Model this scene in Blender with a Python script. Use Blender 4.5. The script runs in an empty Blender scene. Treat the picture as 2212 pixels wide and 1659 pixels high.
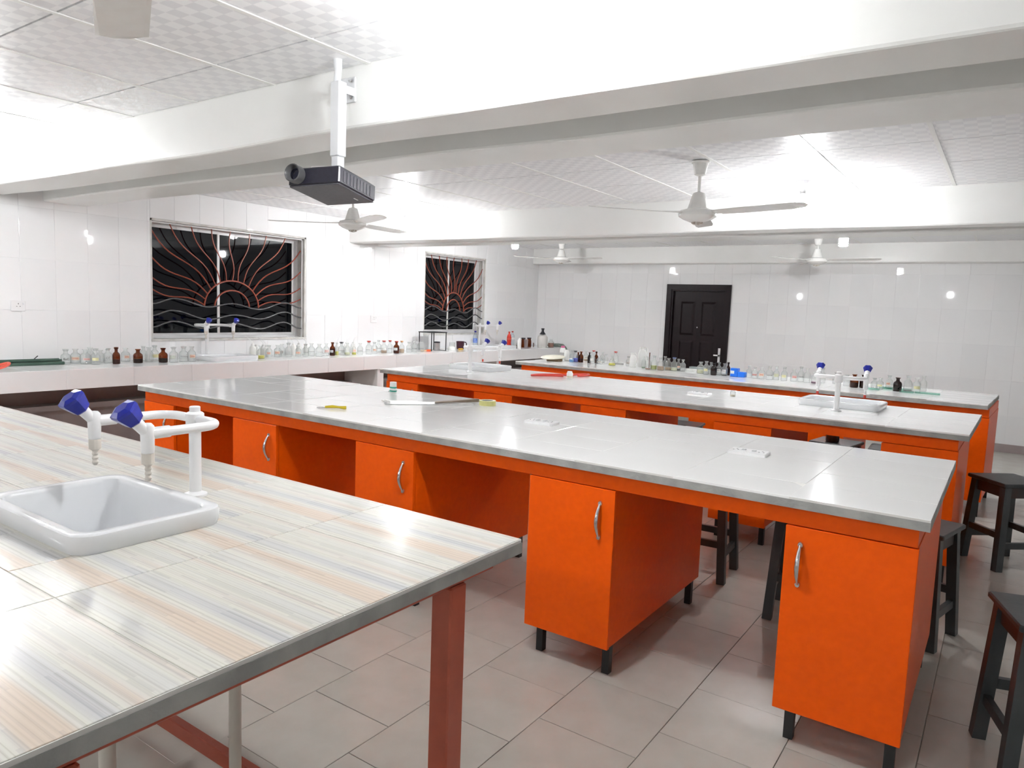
import bpy, math, random
from mathutils import Matrix, Vector, Euler

random.seed(7)
SC = bpy.context.scene
COL = SC.collection
PI = math.pi
R = math.radians

# ------------------------------------------------------------------ camera
cam_d = bpy.data.cameras.new('camera')
cam_d.sensor_fit = 'HORIZONTAL'
cam_d.sensor_width = 36.0
cam_d.lens = 1554.1 * 36.0 / 2212.0
cam_d.clip_start = 0.02
cam_d.clip_end = 60
cam = bpy.data.objects.new('camera', cam_d)
COL.objects.link(cam)
rt = Vector((0.821256, 0.569319, 0.037608))
dn = Vector((0.090308, -0.064622, -0.993815))
fw = Vector((-0.563367, 0.819573, -0.104485))
cam.matrix_world = Matrix(((rt.x, -dn.x, -fw.x, 0), (rt.y, -dn.y, -fw.y, 0), (rt.z, -dn.z, -fw.z, 1.5), (0, 0, 0, 1)))
SC.camera = cam

# ------------------------------------------------------------------ world (night outside) and exposure
w = bpy.data.worlds.new('night')
SC.world = w
w.use_nodes = True
w.node_tree.nodes['Background'].inputs[0].default_value = (0.004, 0.006, 0.014, 1)
w.node_tree.nodes['Background'].inputs[1].default_value = 1.0
SC.view_settings.view_transform = 'Standard'
SC.view_settings.look = 'None'
SC.view_settings.exposure = 1.65
SC.view_settings.gamma = 1.0
SC.view_settings.use_curve_mapping = False
BULB = 150.0            # emission of the lamp tubes
cy = SC.cycles
cy.max_bounces = 7; cy.diffuse_bounces = 5; cy.glossy_bounces = 3; cy.transmission_bounces = 4; cy.transparent_max_bounces = 12
cy.caustics_reflective = False; cy.caustics_refractive = False
cy.use_light_tree = False; cy.use_adaptive_sampling = True; cy.adaptive_threshold = 0.05

# ------------------------------------------------------------------ materials
MATS = {}
def mat(name, c, rough=0.5, metal=0.0, c2=None, scale=8.0, stretch=(1, 1, 1), bump=0.0, bscale=None, spec=0.5, coat=0.0, rand=0.0, emit=None, ior=1.5):
    if name in MATS: return MATS[name]
    m = bpy.data.materials.new(name); m.use_nodes = True
    nt = m.node_tree; N = nt.nodes; L = nt.links
    b = N['Principled BSDF']
    b.inputs['Base Color'].default_value = (*c, 1)
    b.inputs['Roughness'].default_value = rough
    b.inputs['Metallic'].default_value = metal
    b.inputs['Specular IOR Level'].default_value = spec
    b.inputs['IOR'].default_value = ior
    b.inputs['Coat Weight'].default_value = coat
    b.inputs['Coat Roughness'].default_value = 0.04
    tc = N.new('ShaderNodeTexCoord')
    mp = N.new('ShaderNodeMapping'); mp.inputs['Scale'].default_value = stretch
    L.new(tc.outputs['Object'], mp.inputs['Vector'])
    n = N.new('ShaderNodeTexNoise'); n.inputs['Scale'].default_value = scale; n.inputs['Detail'].default_value = 4
    L.new(mp.outputs['Vector'], n.inputs['Vector'])
    if c2 is not None:
        cr = N.new('ShaderNodeValToRGB')
        cr.color_ramp.elements[0].position = 0.36; cr.color_ramp.elements[1].position = 0.64
        cr.color_ramp.elements[0].color = (*c, 1); cr.color_ramp.elements[1].color = (*c2, 1)
        L.new(n.outputs['Fac'], cr.inputs['Fac'])
        out = cr.outputs['Color']
        if rand:
            oi = N.new('ShaderNodeObjectInfo')
            hs = N.new('ShaderNodeHueSaturation')
            mr = N.new('ShaderNodeMapRange'); mr.inputs['To Min'].default_value = 1 - rand; mr.inputs['To Max'].default_value = 1 + rand
            L.new(oi.outputs['Random'], mr.inputs['Value']); L.new(mr.outputs['Result'], hs.inputs['Value'])
            L.new(out, hs.inputs['Color']); out = hs.outputs['Color']
        L.new(out, b.inputs['Base Color'])
    if bump:
        n2 = N.new('ShaderNodeTexNoise'); n2.inputs['Scale'].default_value = bscale or scale * 4; n2.inputs['Detail'].default_value = 3
        L.new(mp.outputs['Vector'], n2.inputs['Vector'])
        bp = N.new('ShaderNodeBump'); bp.inputs['Strength'].default_value = bump; bp.inputs['Distance'].default_value = 0.01
        L.new(n2.outputs['Fac'], bp.inputs['Height']); L.new(bp.outputs['Normal'], b.inputs['Normal'])
    if emit:
        b.inputs['Emission Color'].default_value = (*emit[0], 1); b.inputs['Emission Strength'].default_value = emit[1]
    MATS[name] = m
    return m

def glass(name, tint, refl=1.0, base=0.05, edge=0.55, milk=0.0):
    """thin walled glass: tinted see-through with a fresnel mirror coat"""
    if name in MATS: return MATS[name]
    m = bpy.data.materials.new(name); m.use_nodes = True
    nt = m.node_tree; N = nt.nodes; L = nt.links
    for x in list(N): N.remove(x)
    o = N.new('ShaderNodeOutputMaterial'); mx = N.new('ShaderNodeMixShader')
    t = N.new('ShaderNodeBsdfTransparent'); t.inputs[0].default_value = (*tint, 1)
    g = N.new('ShaderNodeBsdfGlossy'); g.inputs['Roughness'].default_value = 0.03; g.inputs['Color'].default_value = (refl, refl, refl, 1)
    fr = N.new('ShaderNodeLayerWeight'); fr.inputs['Blend'].default_value = 0.5
    pw = N.new('ShaderNodeMath'); pw.operation = 'POWER'; pw.inputs[1].default_value = 4.0
    ad = N.new('ShaderNodeMath'); ad.operation = 'MULTIPLY_ADD'; ad.inputs[1].default_value = 0.7; ad.inputs[2].default_value = base; ad.use_clamp = True
    L.new(fr.outputs['Facing'], pw.inputs[0]); L.new(pw.outputs[0], ad.inputs[0]); L.new(ad.outputs[0], mx.inputs[0])
    e3 = N.new('ShaderNodeMath'); e3.operation = 'POWER'; e3.inputs[1].default_value = 2.2; L.new(fr.outputs['Facing'], e3.inputs[0])
    em = N.new('ShaderNodeMix'); em.data_type = 'RGBA'; em.inputs[6].default_value = (*tint, 1); em.inputs[7].default_value = (*[v * edge for v in tint], 1)
    L.new(e3.outputs[0], em.inputs['Factor']); L.new(em.outputs[2], t.inputs[0])
    L.new(t.outputs[0], mx.inputs[1]); L.new(g.outputs[0], mx.inputs[2]); last = mx
    if milk:
        df = N.new('ShaderNodeBsdfDiffuse'); df.inputs[0].default_value = (0.85, 0.86, 0.84, 1)
        m2 = N.new('ShaderNodeMixShader'); m2.inputs[0].default_value = milk
        L.new(mx.outputs[0], m2.inputs[1]); L.new(df.outputs[0], m2.inputs[2]); last = m2
    L.new(last.outputs[0], o.inputs[0])
    MATS[name] = m
    return m

WALLT = mat('wall_tile_glaze', (0.84, 0.84, 0.845), 0.03, c2=(0.86, 0.86, 0.86), scale=1.5, coat=0.0, rand=0.015, ior=1.4)
WALLB = mat('wall_grout', (0.82, 0.82, 0.82), 0.6, c2=(0.80, 0.80, 0.80))
PAINT = mat('beam_paint', (0.87, 0.87, 0.85), 0.36, c2=(0.84, 0.84, 0.815), scale=2.5, bump=0.12, bscale=9)
FLOORT = mat('floor_tile', (0.52, 0.505, 0.455), 0.24, c2=(0.56, 0.545, 0.495), scale=7, rand=0.03, bump=0.02)
FLOORB = mat('floor_grout', (0.42, 0.39, 0.34), 0.8, c2=(0.46, 0.43, 0.38))
CEILB = mat('ceiling_board', (0.55, 0.55, 0.56), 0.7, c2=(0.6, 0.6, 0.6))
ORANGE = mat('orange_laminate', (0.86, 0.098, 0.0008), 0.36, c2=(0.90, 0.106, 0.0010), scale=40, bump=0.03, bscale=260, spec=0.2)
CEMENT = mat('cement_edge', (0.30, 0.30, 0.29), 0.75, c2=(0.42, 0.42, 0.40), scale=9, bump=0.25, bscale=60)
BTILE = mat('bench_tile', (0.90, 0.90, 0.89), 0.09, c2=(0.92, 0.92, 0.91), scale=2, rand=0.01, ior=1.30)
BLACKM = mat('black_leg_paint', (0.012, 0.012, 0.014), 0.45, c2=(0.02, 0.02, 0.02))
CHROME = mat('chrome', (0.72, 0.72, 0.74), 0.16, 1.0, c2=(0.66, 0.66, 0.68))
STEEL = mat('dull_steel', (0.40, 0.39, 0.39), 0.3, 0.9, c2=(0.5, 0.49, 0.49), scale=12)
GROUT = mat('white_grout', (0.78, 0.77, 0.74), 0.7, c2=(0.72, 0.71, 0.68))
WPLAST = mat('white_plastic', (0.80, 0.80, 0.80), 0.28, c2=(0.83, 0.83, 0.83))
WENAM = mat('white_enamel', (0.76, 0.77, 0.78), 0.10, c2=(0.73, 0.74, 0.755), scale=3)
FANW = mat('fan_enamel', (0.86, 0.855, 0.83), 0.22, c2=(0.83, 0.82, 0.79), scale=20)
FANB = mat('fan_dust', (0.34, 0.27, 0.2), 0.7, c2=(0.7, 0.68, 0.64), scale=60)
BLUEK = mat('blue_knob', (0.006, 0.013, 0.24), 0.28, c2=(0.008, 0.016, 0.29), scale=15)
REDTIP = mat('red_rubber', (0.6, 0.04, 0.02), 0.5, c2=(0.5, 0.04, 0.02))
POSTR = mat('red_oxide_paint', (0.42, 0.085, 0.045), 0.4, c2=(0.48, 0.10, 0.052), scale=12)
PVC = mat('grey_pvc', (0.62, 0.58, 0.52), 0.4, c2=(0.56, 0.52, 0.46))
STOOL = mat('stool_paint', (0.035, 0.042, 0.045), 0.42, c2=(0.055, 0.062, 0.065), scale=14, stretch=(1, 1, 0.3), bump=0.05)
STOOLB = mat('stool_edge', (0.05, 0.024, 0.020), 0.5, c2=(0.04, 0.035, 0.035), scale=10)
DOORM = mat('dark_mahogany', (0.007, 0.003, 0.004), 0.42, c2=(0.010, 0.004, 0.005), spec=0.2, scale=5, stretch=(6, 6, 0.6))
ALU = mat('white_aluminium', (0.74, 0.74, 0.74), 0.35, c2=(0.70, 0.70, 0.70))
REVEAL = mat('reveal_plaster', (0.52, 0.51, 0.48), 0.8, c2=(0.66, 0.65, 0.62), scale=10, bump=0.2)
RAYM = mat('grille_red', (0.25, 0.045, 0.022), 0.35, c2=(0.30, 0.06, 0.03), scale=90)
WAVEM = mat('grille_steel', (0.17, 0.17, 0.18), 0.25, 0.7, c2=(0.24, 0.24, 0.25), scale=40)
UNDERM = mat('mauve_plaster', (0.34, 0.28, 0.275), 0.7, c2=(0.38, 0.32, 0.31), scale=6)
PROJM = mat('projector_black', (0.010, 0.010, 0.018), 0.35, c2=(0.016, 0.015, 0.026), scale=50)
PROJB = mat('projector_grey', (0.06, 0.06, 0.07), 0.45, c2=(0.075, 0.07, 0.085), scale=70)
LENSM = mat('lens_ring', (0.05, 0.05, 0.055), 0.4, c2=(0.07, 0.07, 0.07))
LENSG = mat('lens_glass', (0.01, 0.01, 0.02), 0.04, c2=(0.012, 0.012, 0.03))
TUBE = mat('lamp_tube', (1, 1, 1), 0.4, emit=((0.97, 0.985, 1.0), BULB))
GCLEAR = glass('clear_glass', (0.93, 0.945, 0.94), base=0.05, edge=0.5, milk=0.14)
GAMBER = glass('amber_glass', (0.42, 0.16, 0.03), 0.8)
GDARK = glass('dark_amber_glass', (0.10, 0.025, 0.015), 0.8)
GPANE = glass('window_glass', (0.10, 0.11, 0.14), 0.8, 0.05, 1.0)
GGREEN = glass('green_plate_glass', (0.55, 0.78, 0.70), 1.0)
GPET = glass('pet_plastic', (0.88, 0.92, 0.95), 0.9)
PE = mat('white_polythene', (0.80, 0.80, 0.78), 0.45, c2=(0.74, 0.74, 0.71), scale=10)
INK = mat('ink', (0.05, 0.05, 0.045), 0.6, c2=(0.07, 0.06, 0.05))
BLACKP = mat('black_plastic', (0.012, 0.012, 0.02), 0.4, c2=(0.02, 0.02, 0.026))
PALETTE = {'brown': (0.10, 0.025, 0.008), 'dark': (0.018, 0.010, 0.006), 'yellow': (0.75, 0.68, 0.01), 'amber': (0.30, 0.08, 0.006), 'pale': (0.66, 0.66, 0.42),
           'tan': (0.42, 0.25, 0.13), 'peach': (0.66, 0.45, 0.28), 'sky': (0.03, 0.30, 0.75), 'blue': (0.006, 0.03, 0.62), 'green': (0.30, 0.42, 0.28),
           'olive': (0.50, 0.54, 0.12), 'purple': (0.17, 0.012, 0.10), 'orange': (0.75, 0.33, 0.10), 'pink': (0.78, 0.42, 0.38), 'red': (0.62, 0.05, 0.03),
           'white': (0.80, 0.79, 0.76), 'cream': (0.70, 0.62, 0.46), 'grey': (0.40, 0.39, 0.38), 'black': (0.015, 0.013, 0.02), 'navy': (0.04, 0.07, 0.22), 'maroon': (0.045, 0.008, 0.018), 'deepgreen': (0.03, 0.06, 0.045)}
def lab_mat(c): return mat('label_' + c, tuple(0.45 * v + 0.55 * k for v, k in zip(PALETTE[c], (0.76, 0.74, 0.70))), 0.6, c2=tuple(0.35 * v + 0.62 * k for v, k in zip(PALETTE[c], (0.76, 0.74, 0.70))), scale=120)
def pal(c): return mat('tone_' + c, PALETTE[c], 0.35, c2=tuple(v * 0.9 for v in PALETTE[c]), scale=30)

def streak_tile():
    m = bpy.data.materials.new('streaked_bench_tile'); m.use_nodes = True
    nt = m.node_tree; N = nt.nodes; L = nt.links; b = N['Principled BSDF']
    b.inputs['Roughness'].default_value = 0.10
    tc = N.new('ShaderNodeTexCoord')
    def noise(sx, sy, det, off):
        mp = N.new('ShaderNodeMapping'); mp.inputs['Scale'].default_value = (sx, sy, 1); mp.inputs['Location'].default_value = (off, off * 1.7, 0)
        L.new(tc.outputs['Object'], mp.inputs['Vector'])
        n = N.new('ShaderNodeTexNoise'); n.inputs['Scale'].default_value = 1; n.inputs['Detail'].default_value = det
        L.new(mp.outputs['Vector'], n.inputs['Vector']); return n.outputs['Fac']
    def ramp(fac, stops):
        r = N.new('ShaderNodeValToRGB'); e = r.color_ramp.elements
        while len(e) < len(stops): e.new(0.5)
        for i, (p, c) in enumerate(stops): e[i].position = p; e[i].color = (*c, 1)
        L.new(fac, r.inputs['Fac']); return r.outputs['Color']
    wide = ramp(noise(0.55, 15, 1, 3.1), [(0.28, (0.57, 0.57, 0.575)), (0.40, (0.65, 0.645, 0.62)), (0.50, (0.70, 0.69, 0.62)), (0.58, (0.69, 0.66, 0.61)), (0.66, (0.69, 0.585, 0.49))])
    fine = ramp(noise(0.6, 190, 2, 9.0), [(0.32, (0.80, 0.78, 0.76)), (0.46, (0.97, 0.97, 0.96)), (0.66, (1.0, 1.0, 1.0))])
    def bricks(wd, ht, dark, off):
        mp = N.new('ShaderNodeMapping'); mp.inputs['Location'].default_value = (off, off * 0.37, 0)
        L.new(tc.outputs['Object'], mp.inputs['Vector'])
        k = N.new('ShaderNodeTexBrick'); k.offset = 0.37; k.inputs['Scale'].default_value = 1.0
        k.inputs['Brick Width'].default_value = wd; k.inputs['Row Height'].default_value = ht; k.inputs['Mortar Size'].default_value = 0.0
        k.inputs['Color1'].default_value = (0, 0, 0, 1); k.inputs['Color2'].default_value = (1, 1, 1, 1); k.inputs['Bias'].default_value = 0.0
        L.new(mp.outputs['Vector'], k.inputs['Vector'])
        return ramp(k.outputs['Color'], [(0.16, (dark, dark, dark * 1.01)), (0.20, (1, 1, 1))])
    dash = bricks(0.17, 0.0065, 0.90, 1.3)
    dash2 = bricks(0.42, 0.0024, 0.92, 2.9)
    def mul(a, c):
        x = N.new('ShaderNodeMix'); x.data_type = 'RGBA'; x.blend_type = 'MULTIPLY'; x.inputs['Factor'].default_value = 1.0
        L.new(a, x.inputs[6]); L.new(c, x.inputs[7]); return x.outputs[2]
    L.new(mul(mul(mul(wide, fine), dash), dash2), b.inputs['Base Color'])
    b.inputs['IOR'].default_value = 1.42
    return m
STREAK = streak_tile()

def checker_tile():
    m = bpy.data.materials.new('checked_ceiling_tile'); m.use_nodes = True
    nt = m.node_tree; N = nt.nodes; L = nt.links; b = N['Principled BSDF']
    tc = N.new('ShaderNodeTexCoord'); ck = N.new('ShaderNodeTexChecker'); ck.inputs['Scale'].default_value = 1 / 0.058
    ck.inputs['Color1'].default_value = (0.91, 0.91, 0.92, 1); ck.inputs['Color2'].default_value = (0.79, 0.79, 0.81, 1)
    mp = N.new('ShaderNodeMapping'); mp.inputs['Location'].default_value = (0.0, 0.0, 0.0225)
    L.new(tc.outputs['Object'], mp.inputs['Vector']); L.new(mp.outputs['Vector'], ck.inputs['Vector'])
    L.new(ck.outputs['Color'], b.inputs['Base Color'])
    mr = N.new('ShaderNodeMapRange'); mr.inputs['To Min'].default_value = 0.28; mr.inputs['To Max'].default_value = 0.5
    L.new(ck.outputs['Fac'], mr.inputs['Value']); L.new(mr.outputs['Result'], b.inputs['Roughness'])
    return m
CEILT = checker_tile()

# ------------------------------------------------------------------ mesh helpers
class MB:
    def __init__(s): s.v = []; s.f = []
    def box(s, x0, x1, y0, y1, z0, z1):
        o = len(s.v)
        s.v += [(x, y, z) for z in (z0, z1) for (x, y) in ((x0, y0), (x1, y0), (x1, y1), (x0, y1))]
        s.f += [tuple(o + i for i in q) for q in ((3, 2, 1, 0), (4, 5, 6, 7), (0, 1, 5, 4), (1, 2, 6, 5), (2, 3, 7, 6), (3, 0, 4, 7))]
        return s
    def cbox(s, x0, x1, y0, y1, z0, z1, c):
        """box with all its edges chamfered by c"""
        o = len(s.v); P = []
        for (zz, i) in ((z0, c), (z0 + c, 0), (z1 - c, 0), (z1, c)):
            k = c
            a0, a1, b0, b1 = x0 + i, x1 - i, y0 + i, y1 - i
            P.append([(a0 + k, b0, zz), (a1 - k, b0, zz), (a1, b0 + k, zz), (a1, b1 - k, zz), (a1 - k, b1, zz), (a0 + k, b1, zz), (a0, b1 - k, zz), (a0, b0 + k, zz)])
        for ring in P: s.v += ring
        for r in range(3):
            for i in range(8):
                j = (i + 1) % 8
                s.f.append((o + r * 8 + i, o + r * 8 + j, o + r * 8 + 8 + j, o + r * 8 + 8 + i))
        s.f.append(tuple(o + 7 - i for i in range(8))); s.f.append(tuple(o + 24 + i for i in range(8)))
        return s
    def hexa(s, bot, top):
        o = len(s.v); s.v += list(bot) + list(top); n = len(bot)
        s.f.append(tuple(o + n - 1 - i for i in range(n))); s.f.append(tuple(o + n + i for i in range(n)))
        for i in range(n):
            j = (i + 1) % n; s.f.append((o + i, o + j, o + n + j, o + n + i))
        return s
    def lathe(s, prof, n=20, cx=0.0, cy=0.0, z=0.0, M=None, cap=True):
        o = len(s.v)
        for (r, h) in prof:
            for i in range(n):
                a = 2 * PI * i / n
                p = Vector((cx + r * math.cos(a), cy + r * math.sin(a), z + h))
                if M is not None: p = M @ p
                s.v.append(tuple(p))
        for k in range(len(prof) - 1):
            for i in range(n):
                j = (i + 1) % n
                s.f.append((o + k * n + i, o + k * n + j, o + k * n + n + j, o + k * n + n + i))
        if cap:
            if prof[0][0] > 1e-6: s.f.append(tuple(o + n - 1 - i for i in range(n)))
            e = o + (len(prof) - 1) * n
            if prof[-1][0] > 1e-6: s.f.append(tuple(e + i for i in range(n)))
        return s
    def tube(s, path, r, n=10, cap=True):
        pts = [Vector(p) for p in path]; o = len(s.v); m = len(pts)
        rr = r if isinstance(r, (list, tuple)) else [r] * m
        up = None
        for k in range(m):
            t = (pts[min(k + 1, m - 1)] - pts[max(k - 1, 0)]).normalized()
            if up is None:
                up = Vector((0, 0, 1)) if abs(t.z) < 0.9 else Vector((1, 0, 0))
            a = t.cross(up).normalized(); b = a.cross(t).normalized(); up = b
            for i in range(n):
                g = 2 * PI * i / n
                s.v.append(tuple(pts[k] + (a * math.cos(g) + b * math.sin(g)) * rr[k]))
        for k in range(m - 1):
            for i in range(n):
                j = (i + 1) % n
                s.f.append((o + k * n + j, o + k * n + i, o + k * n + n + i, o + k * n + n + j))
        if cap:
            s.f.append(tuple(o + i for i in range(n))); s.f.append(tuple(o + (m - 1) * n + n - 1 - i for i in range(n)))
        return s
    def beam(s, p0, p1, w, d, side=(0, 1, 0)):
        """square bar from p0 to p1, w across side, d the other way"""
        p0 = Vector(p0); p1 = Vector(p1); t = (p1 - p0).normalized(); a = Vector(side); a = (a - t * a.dot(t)).normalized(); b = t.cross(a)
        q = [(-1, -1), (1, -1), (1, 1), (-1, 1)]
        return s.hexa([tuple(p0 + a * x * w / 2 + b * y * d / 2) for x, y in q], [tuple(p1 + a * x * w / 2 + b * y * d / 2) for x, y in q])
    def loft(s, rings, cap0=True, cap1=True):
        o = len(s.v); n = len(rings[0])
        for r in rings: s.v += [tuple(p) for p in r]
        for k in range(len(rings) - 1):
            for i in range(n):
                j = (i + 1) % n
                s.f.append((o + k * n + i, o + k * n + j, o + k * n + n + j, o + k * n + n + i))
        if cap0: s.f.append(tuple(o + n - 1 - i for i in range(n)))
        if cap1: s.f.append(tuple(o + (len(rings) - 1) * n + i for i in range(n)))
        return s
    def mesh(s, name, m, smooth=None):
        me = bpy.data.meshes.new(name); me.from_pydata(s.v, [], s.f); me.update()
        if smooth is not None:
            me.shade_smooth(); me.set_sharp_from_angle(angle=R(smooth))
        me.materials.append(m)
        return me
    def build(s, name, m, parent=None, loc=(0, 0, 0), rot=(0, 0, 0), smooth=None):
        return link(name, s.mesh(name, m, smooth), parent, loc, rot)

def link(name, me, parent=None, loc=(0, 0, 0), rot=(0, 0, 0)):
    o = bpy.data.objects.new(name, me); COL.objects.link(o)
    o.location = loc
    if isinstance(rot, Matrix): o.rotation_euler = rot.to_euler()
    else: o.rotation_euler = rot
    if parent is not None: o.parent = parent
    return o
def tag(o, label, cat, group=None):
    o['label'] = label; o['category'] = cat
    if group: o['group'] = group
    return o
def thing(name, label, cat, loc=(0, 0, 0), rz=0.0, group=None):
    o = bpy.data.objects.new(name, None); COL.objects.link(o); o.empty_display_size = 0.05
    o.location = loc; o.rotation_euler = (0, 0, rz)
    return tag(o, label, cat, group)
def struct(o, label=None):
    o['kind'] = 'structure'
    if label: o['label'] = label
    return o
def copy_tree(o, parent=None):
    c = o.copy(); COL.objects.link(c); c.parent = parent
    for ch in [x for x in bpy.data.objects if x.parent is o]: copy_tree(ch, c)
    return c
def rrect(w, d, r, z, n=5, cx=0.0, cy=0.0):
    P = []
    for (sx, sy, a0) in ((1, -1, -90), (1, 1, 0), (-1, 1, 90), (-1, -1, 180)):
        for i in range(n):
            a = R(a0 + 90 * i / (n - 1))
            P.append((cx + sx * (w / 2 - r) + r * math.cos(a), cy + sy * (d / 2 - r) + r * math.sin(a), z))
    return P
def subtract(rect, holes):
    out = [rect]
    for (hx0, hx1, hy0, hy1) in holes:
        nxt = []
        for (x0, x1, y0, y1) in out:
            if hx1 <= x0 or hx0 >= x1 or hy1 <= y0 or hy0 >= y1: nxt.append((x0, x1, y0, y1)); continue
            if hx0 > x0: nxt.append((x0, hx0, y0, y1))
            if hx1 < x1: nxt.append((hx1, x1, y0, y1))
            a, b = max(x0, hx0), min(x1, hx1)
            if hy0 > y0: nxt.append((a, b, y0, hy0))
            if hy1 < y1: nxt.append((a, b, hy1, y1))
        out = nxt
    return [r for r in out if r[1] - r[0] > 0.012 and r[3] - r[2] > 0.012]
TILE_CACHE = {}
def tile_mesh(w, h, t, m):
    k = (round(w, 4), round(h, 4), t, m.name)
    if k not in TILE_CACHE:
        c = 0.0009
        b = MB().hexa([(-w/2, -h/2, -t), (w/2, -h/2, -t), (w/2, h/2, -t), (-w/2, h/2, -t)], [(-w/2, -h/2, -c), (w/2, -h/2, -c), (w/2, h/2, -c), (-w/2, h/2, -c)])
        b.f.pop(1)
        o = len(b.v); b.v += [(-w/2 + c, -h/2 + c, 0), (w/2 - c, -h/2 + c, 0), (w/2 - c, h/2 - c, 0), (-w/2 + c, h/2 - c, 0)]
        b.f += [(o, o + 1, o + 2, o + 3)] + [(4 + i, 4 + (i + 1) % 4, o + (i + 1) % 4, o + i) for i in range(4)]
        TILE_CACHE[k] = b.mesh('tile', m)
    return TILE_CACHE[k]
AX = {'up': Matrix.Identity(3), 'down': Matrix(((1, 0, 0), (0, -1, 0), (0, 0, -1))),
      '+x': Matrix(((0, 0, 1), (1, 0, 0), (0, 1, 0))), '-y': Matrix(((1, 0, 0), (0, 0, -1), (0, 1, 0)))}
def tiles(parent, us, vs, place, axis, m, t=0.008, gap=0.003, holes=(), tilt=0.0, bounds=None, name='tile', stagger=None):
    """lay tiles between the joint lines us x vs; place(u, v) gives the centre of the face"""
    for i in range(len(us) - 1):
        vv = vs if stagger is None or i % 2 == 0 else [v + stagger for v in vs]
        for j in range(len(vv) - 1):
            r = (us[i], us[i + 1], vv[j], vv[j + 1])
            if bounds: r = (max(r[0], bounds[0]), min(r[1], bounds[1]), max(r[2], bounds[2]), min(r[3], bounds[3]))
            if r[1] - r[0] < 0.015 or r[3] - r[2] < 0.015: continue
            for q in subtract(r, holes):
                me = tile_mesh(q[1] - q[0] - gap, q[3] - q[2] - gap, t, m)
                M = AX[axis] @ Euler((random.gauss(0, tilt), random.gauss(0, tilt), 0)).to_matrix()
                link(name, me, parent, place((q[0] + q[1]) / 2, (q[2] + q[3]) / 2), M)
def steps(a, b, d, lo, hi):
    k0 = math.floor((lo - a) / d); k1 = math.ceil((hi - a) / d)
    return [a + d * k for k in range(k0, k1 + 1)]
def plate(x0, x1, y0, y1, z0, z1, holes, mb=None):
    mb = mb or MB()
    for (a, b, c, d) in subtract((x0, x1, y0, y1), holes): mb.box(a, b, c, d, z0, z1)
    return mb
def arc(cx, cy, r, a0, a1, n, z=0.0): return [(cx + r * math.cos(R(a0 + (a1 - a0) * i / n)), cy + r * math.sin(R(a0 + (a1 - a0) * i / n)), z) for i in range(n + 1)]
ORD = ['first', 'second', 'third', 'fourth', 'fifth', 'sixth', 'seventh', 'eighth', 'ninth', 'tenth', 'eleventh', 'twelfth', 'thirteenth', 'fourteenth', 'fifteenth', 'sixteenth', 'seventeenth', 'eighteenth', 'nineteenth', 'twentieth', 'twenty-first']

# ------------------------------------------------------------------ the room
XL, YB, XR, YF, ZC = -6.70, 10.42, 2.6, -2.6, 2.50
WIN = [(3.68, 5.50, 1.06, 2.215), (7.53, 8.93, 1.085, 2.235)]       # y0 y1 z0 z1
DOOR = (-4.355, -3.375, 0.0, 1.955)

floor = struct(MB().box(XL - 0.3, XR + 0.2, YF - 0.2, YB + 0.2, -0.12, -0.007).build('floor', FLOORB), 'beige tiled floor')
us = [-0.915 + 0.391 * k for k in range(-6, 9)]
vs = [2.35 + 0.383 * k for k in range(-3, 14)]
tiles(floor, us, vs, lambda u, v: (u, v, 0.0), 'up', FLOORT, t=0.007, gap=0.0028, tilt=0.0007, stagger=0.19)
# the floor goes on out of sight in the same tile
rest = MB()
for q in subtract((XL, XR, YF, YB), [(us[0], us[-1], vs[0] + 0.19, vs[-1])]): rest.box(q[0], q[1], q[2], q[3], -0.007, -0.0005)
rest.build('tile_field', FLOORT, floor)['kind'] = 'stuff'

ceil = struct(MB().box(XL - 0.3, XR + 0.2, YF - 0.2, YB + 0.2, ZC + 0.008, ZC + 0.12).build('ceiling', CEILB), 'white suspended ceiling of checked tiles')
cu = [-0.43 + 0.629 * k for k in range(-10, 4)]
for (y0, y1, ys) in ((0.0, 2.22, [1.915 + 0.636 * k for k in range(-4, 2)]), (2.5, 2.78, [2.5, 2.78]), (3.12, 6.15, [4.64 + 0.636 * k for k in range(-3, 4)]), (6.95, 10.25, [6.95 + 0.636 * k for k in range(0, 7)])):
    tiles(ceil, cu, ys, lambda u, v: (u, v, ZC), 'down', CEILT, gap=0.009, tilt=0.0016, bounds=(XL, 1.6, y0, y1))

for (y0, y1) in ((0.0, 2.22), (3.12, 6.15), (6.95, 10.24)):
    for u in cu:
        if XL < u < 1.6: MB().box(u - 0.012, u + 0.012, y0, y1, ZC - 0.003, ZC + 0.004).build('cover_strip', PAINT, ceil)
wl = MB()
for q in subtract((YF - 0.2, YB + 0.2, -0.1, ZC), [(a, b, c, d) for a, b, c, d in WIN]): wl.box(XL - 0.26, XL - 0.0025, q[0], q[1], q[2], q[3])
wall_left = struct(wl.build('wall_left', WALLB), 'white glazed tile wall with two barred windows')
tiles(wall_left, [3.123 + 0.2655 * k for k in range(-5, 29)], [1.336 + 0.421 * k for k in range(-2, 4)], lambda u, v: (XL, u, v), '+x', WALLT, gap=0.0014, holes=[(a, b, c, d) for a, b, c, d in WIN], tilt=0.0042, bounds=(1.8, YB, 0.885, ZC))
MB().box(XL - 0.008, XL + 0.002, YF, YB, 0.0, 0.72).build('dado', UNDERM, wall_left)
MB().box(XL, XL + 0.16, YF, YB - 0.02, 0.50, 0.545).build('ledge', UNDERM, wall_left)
fill = MB().box(XL - 0.008, XL - 0.002, YF, 1.8, 0.72, ZC); fill.build('plaster', WALLT, wall_left)

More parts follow.
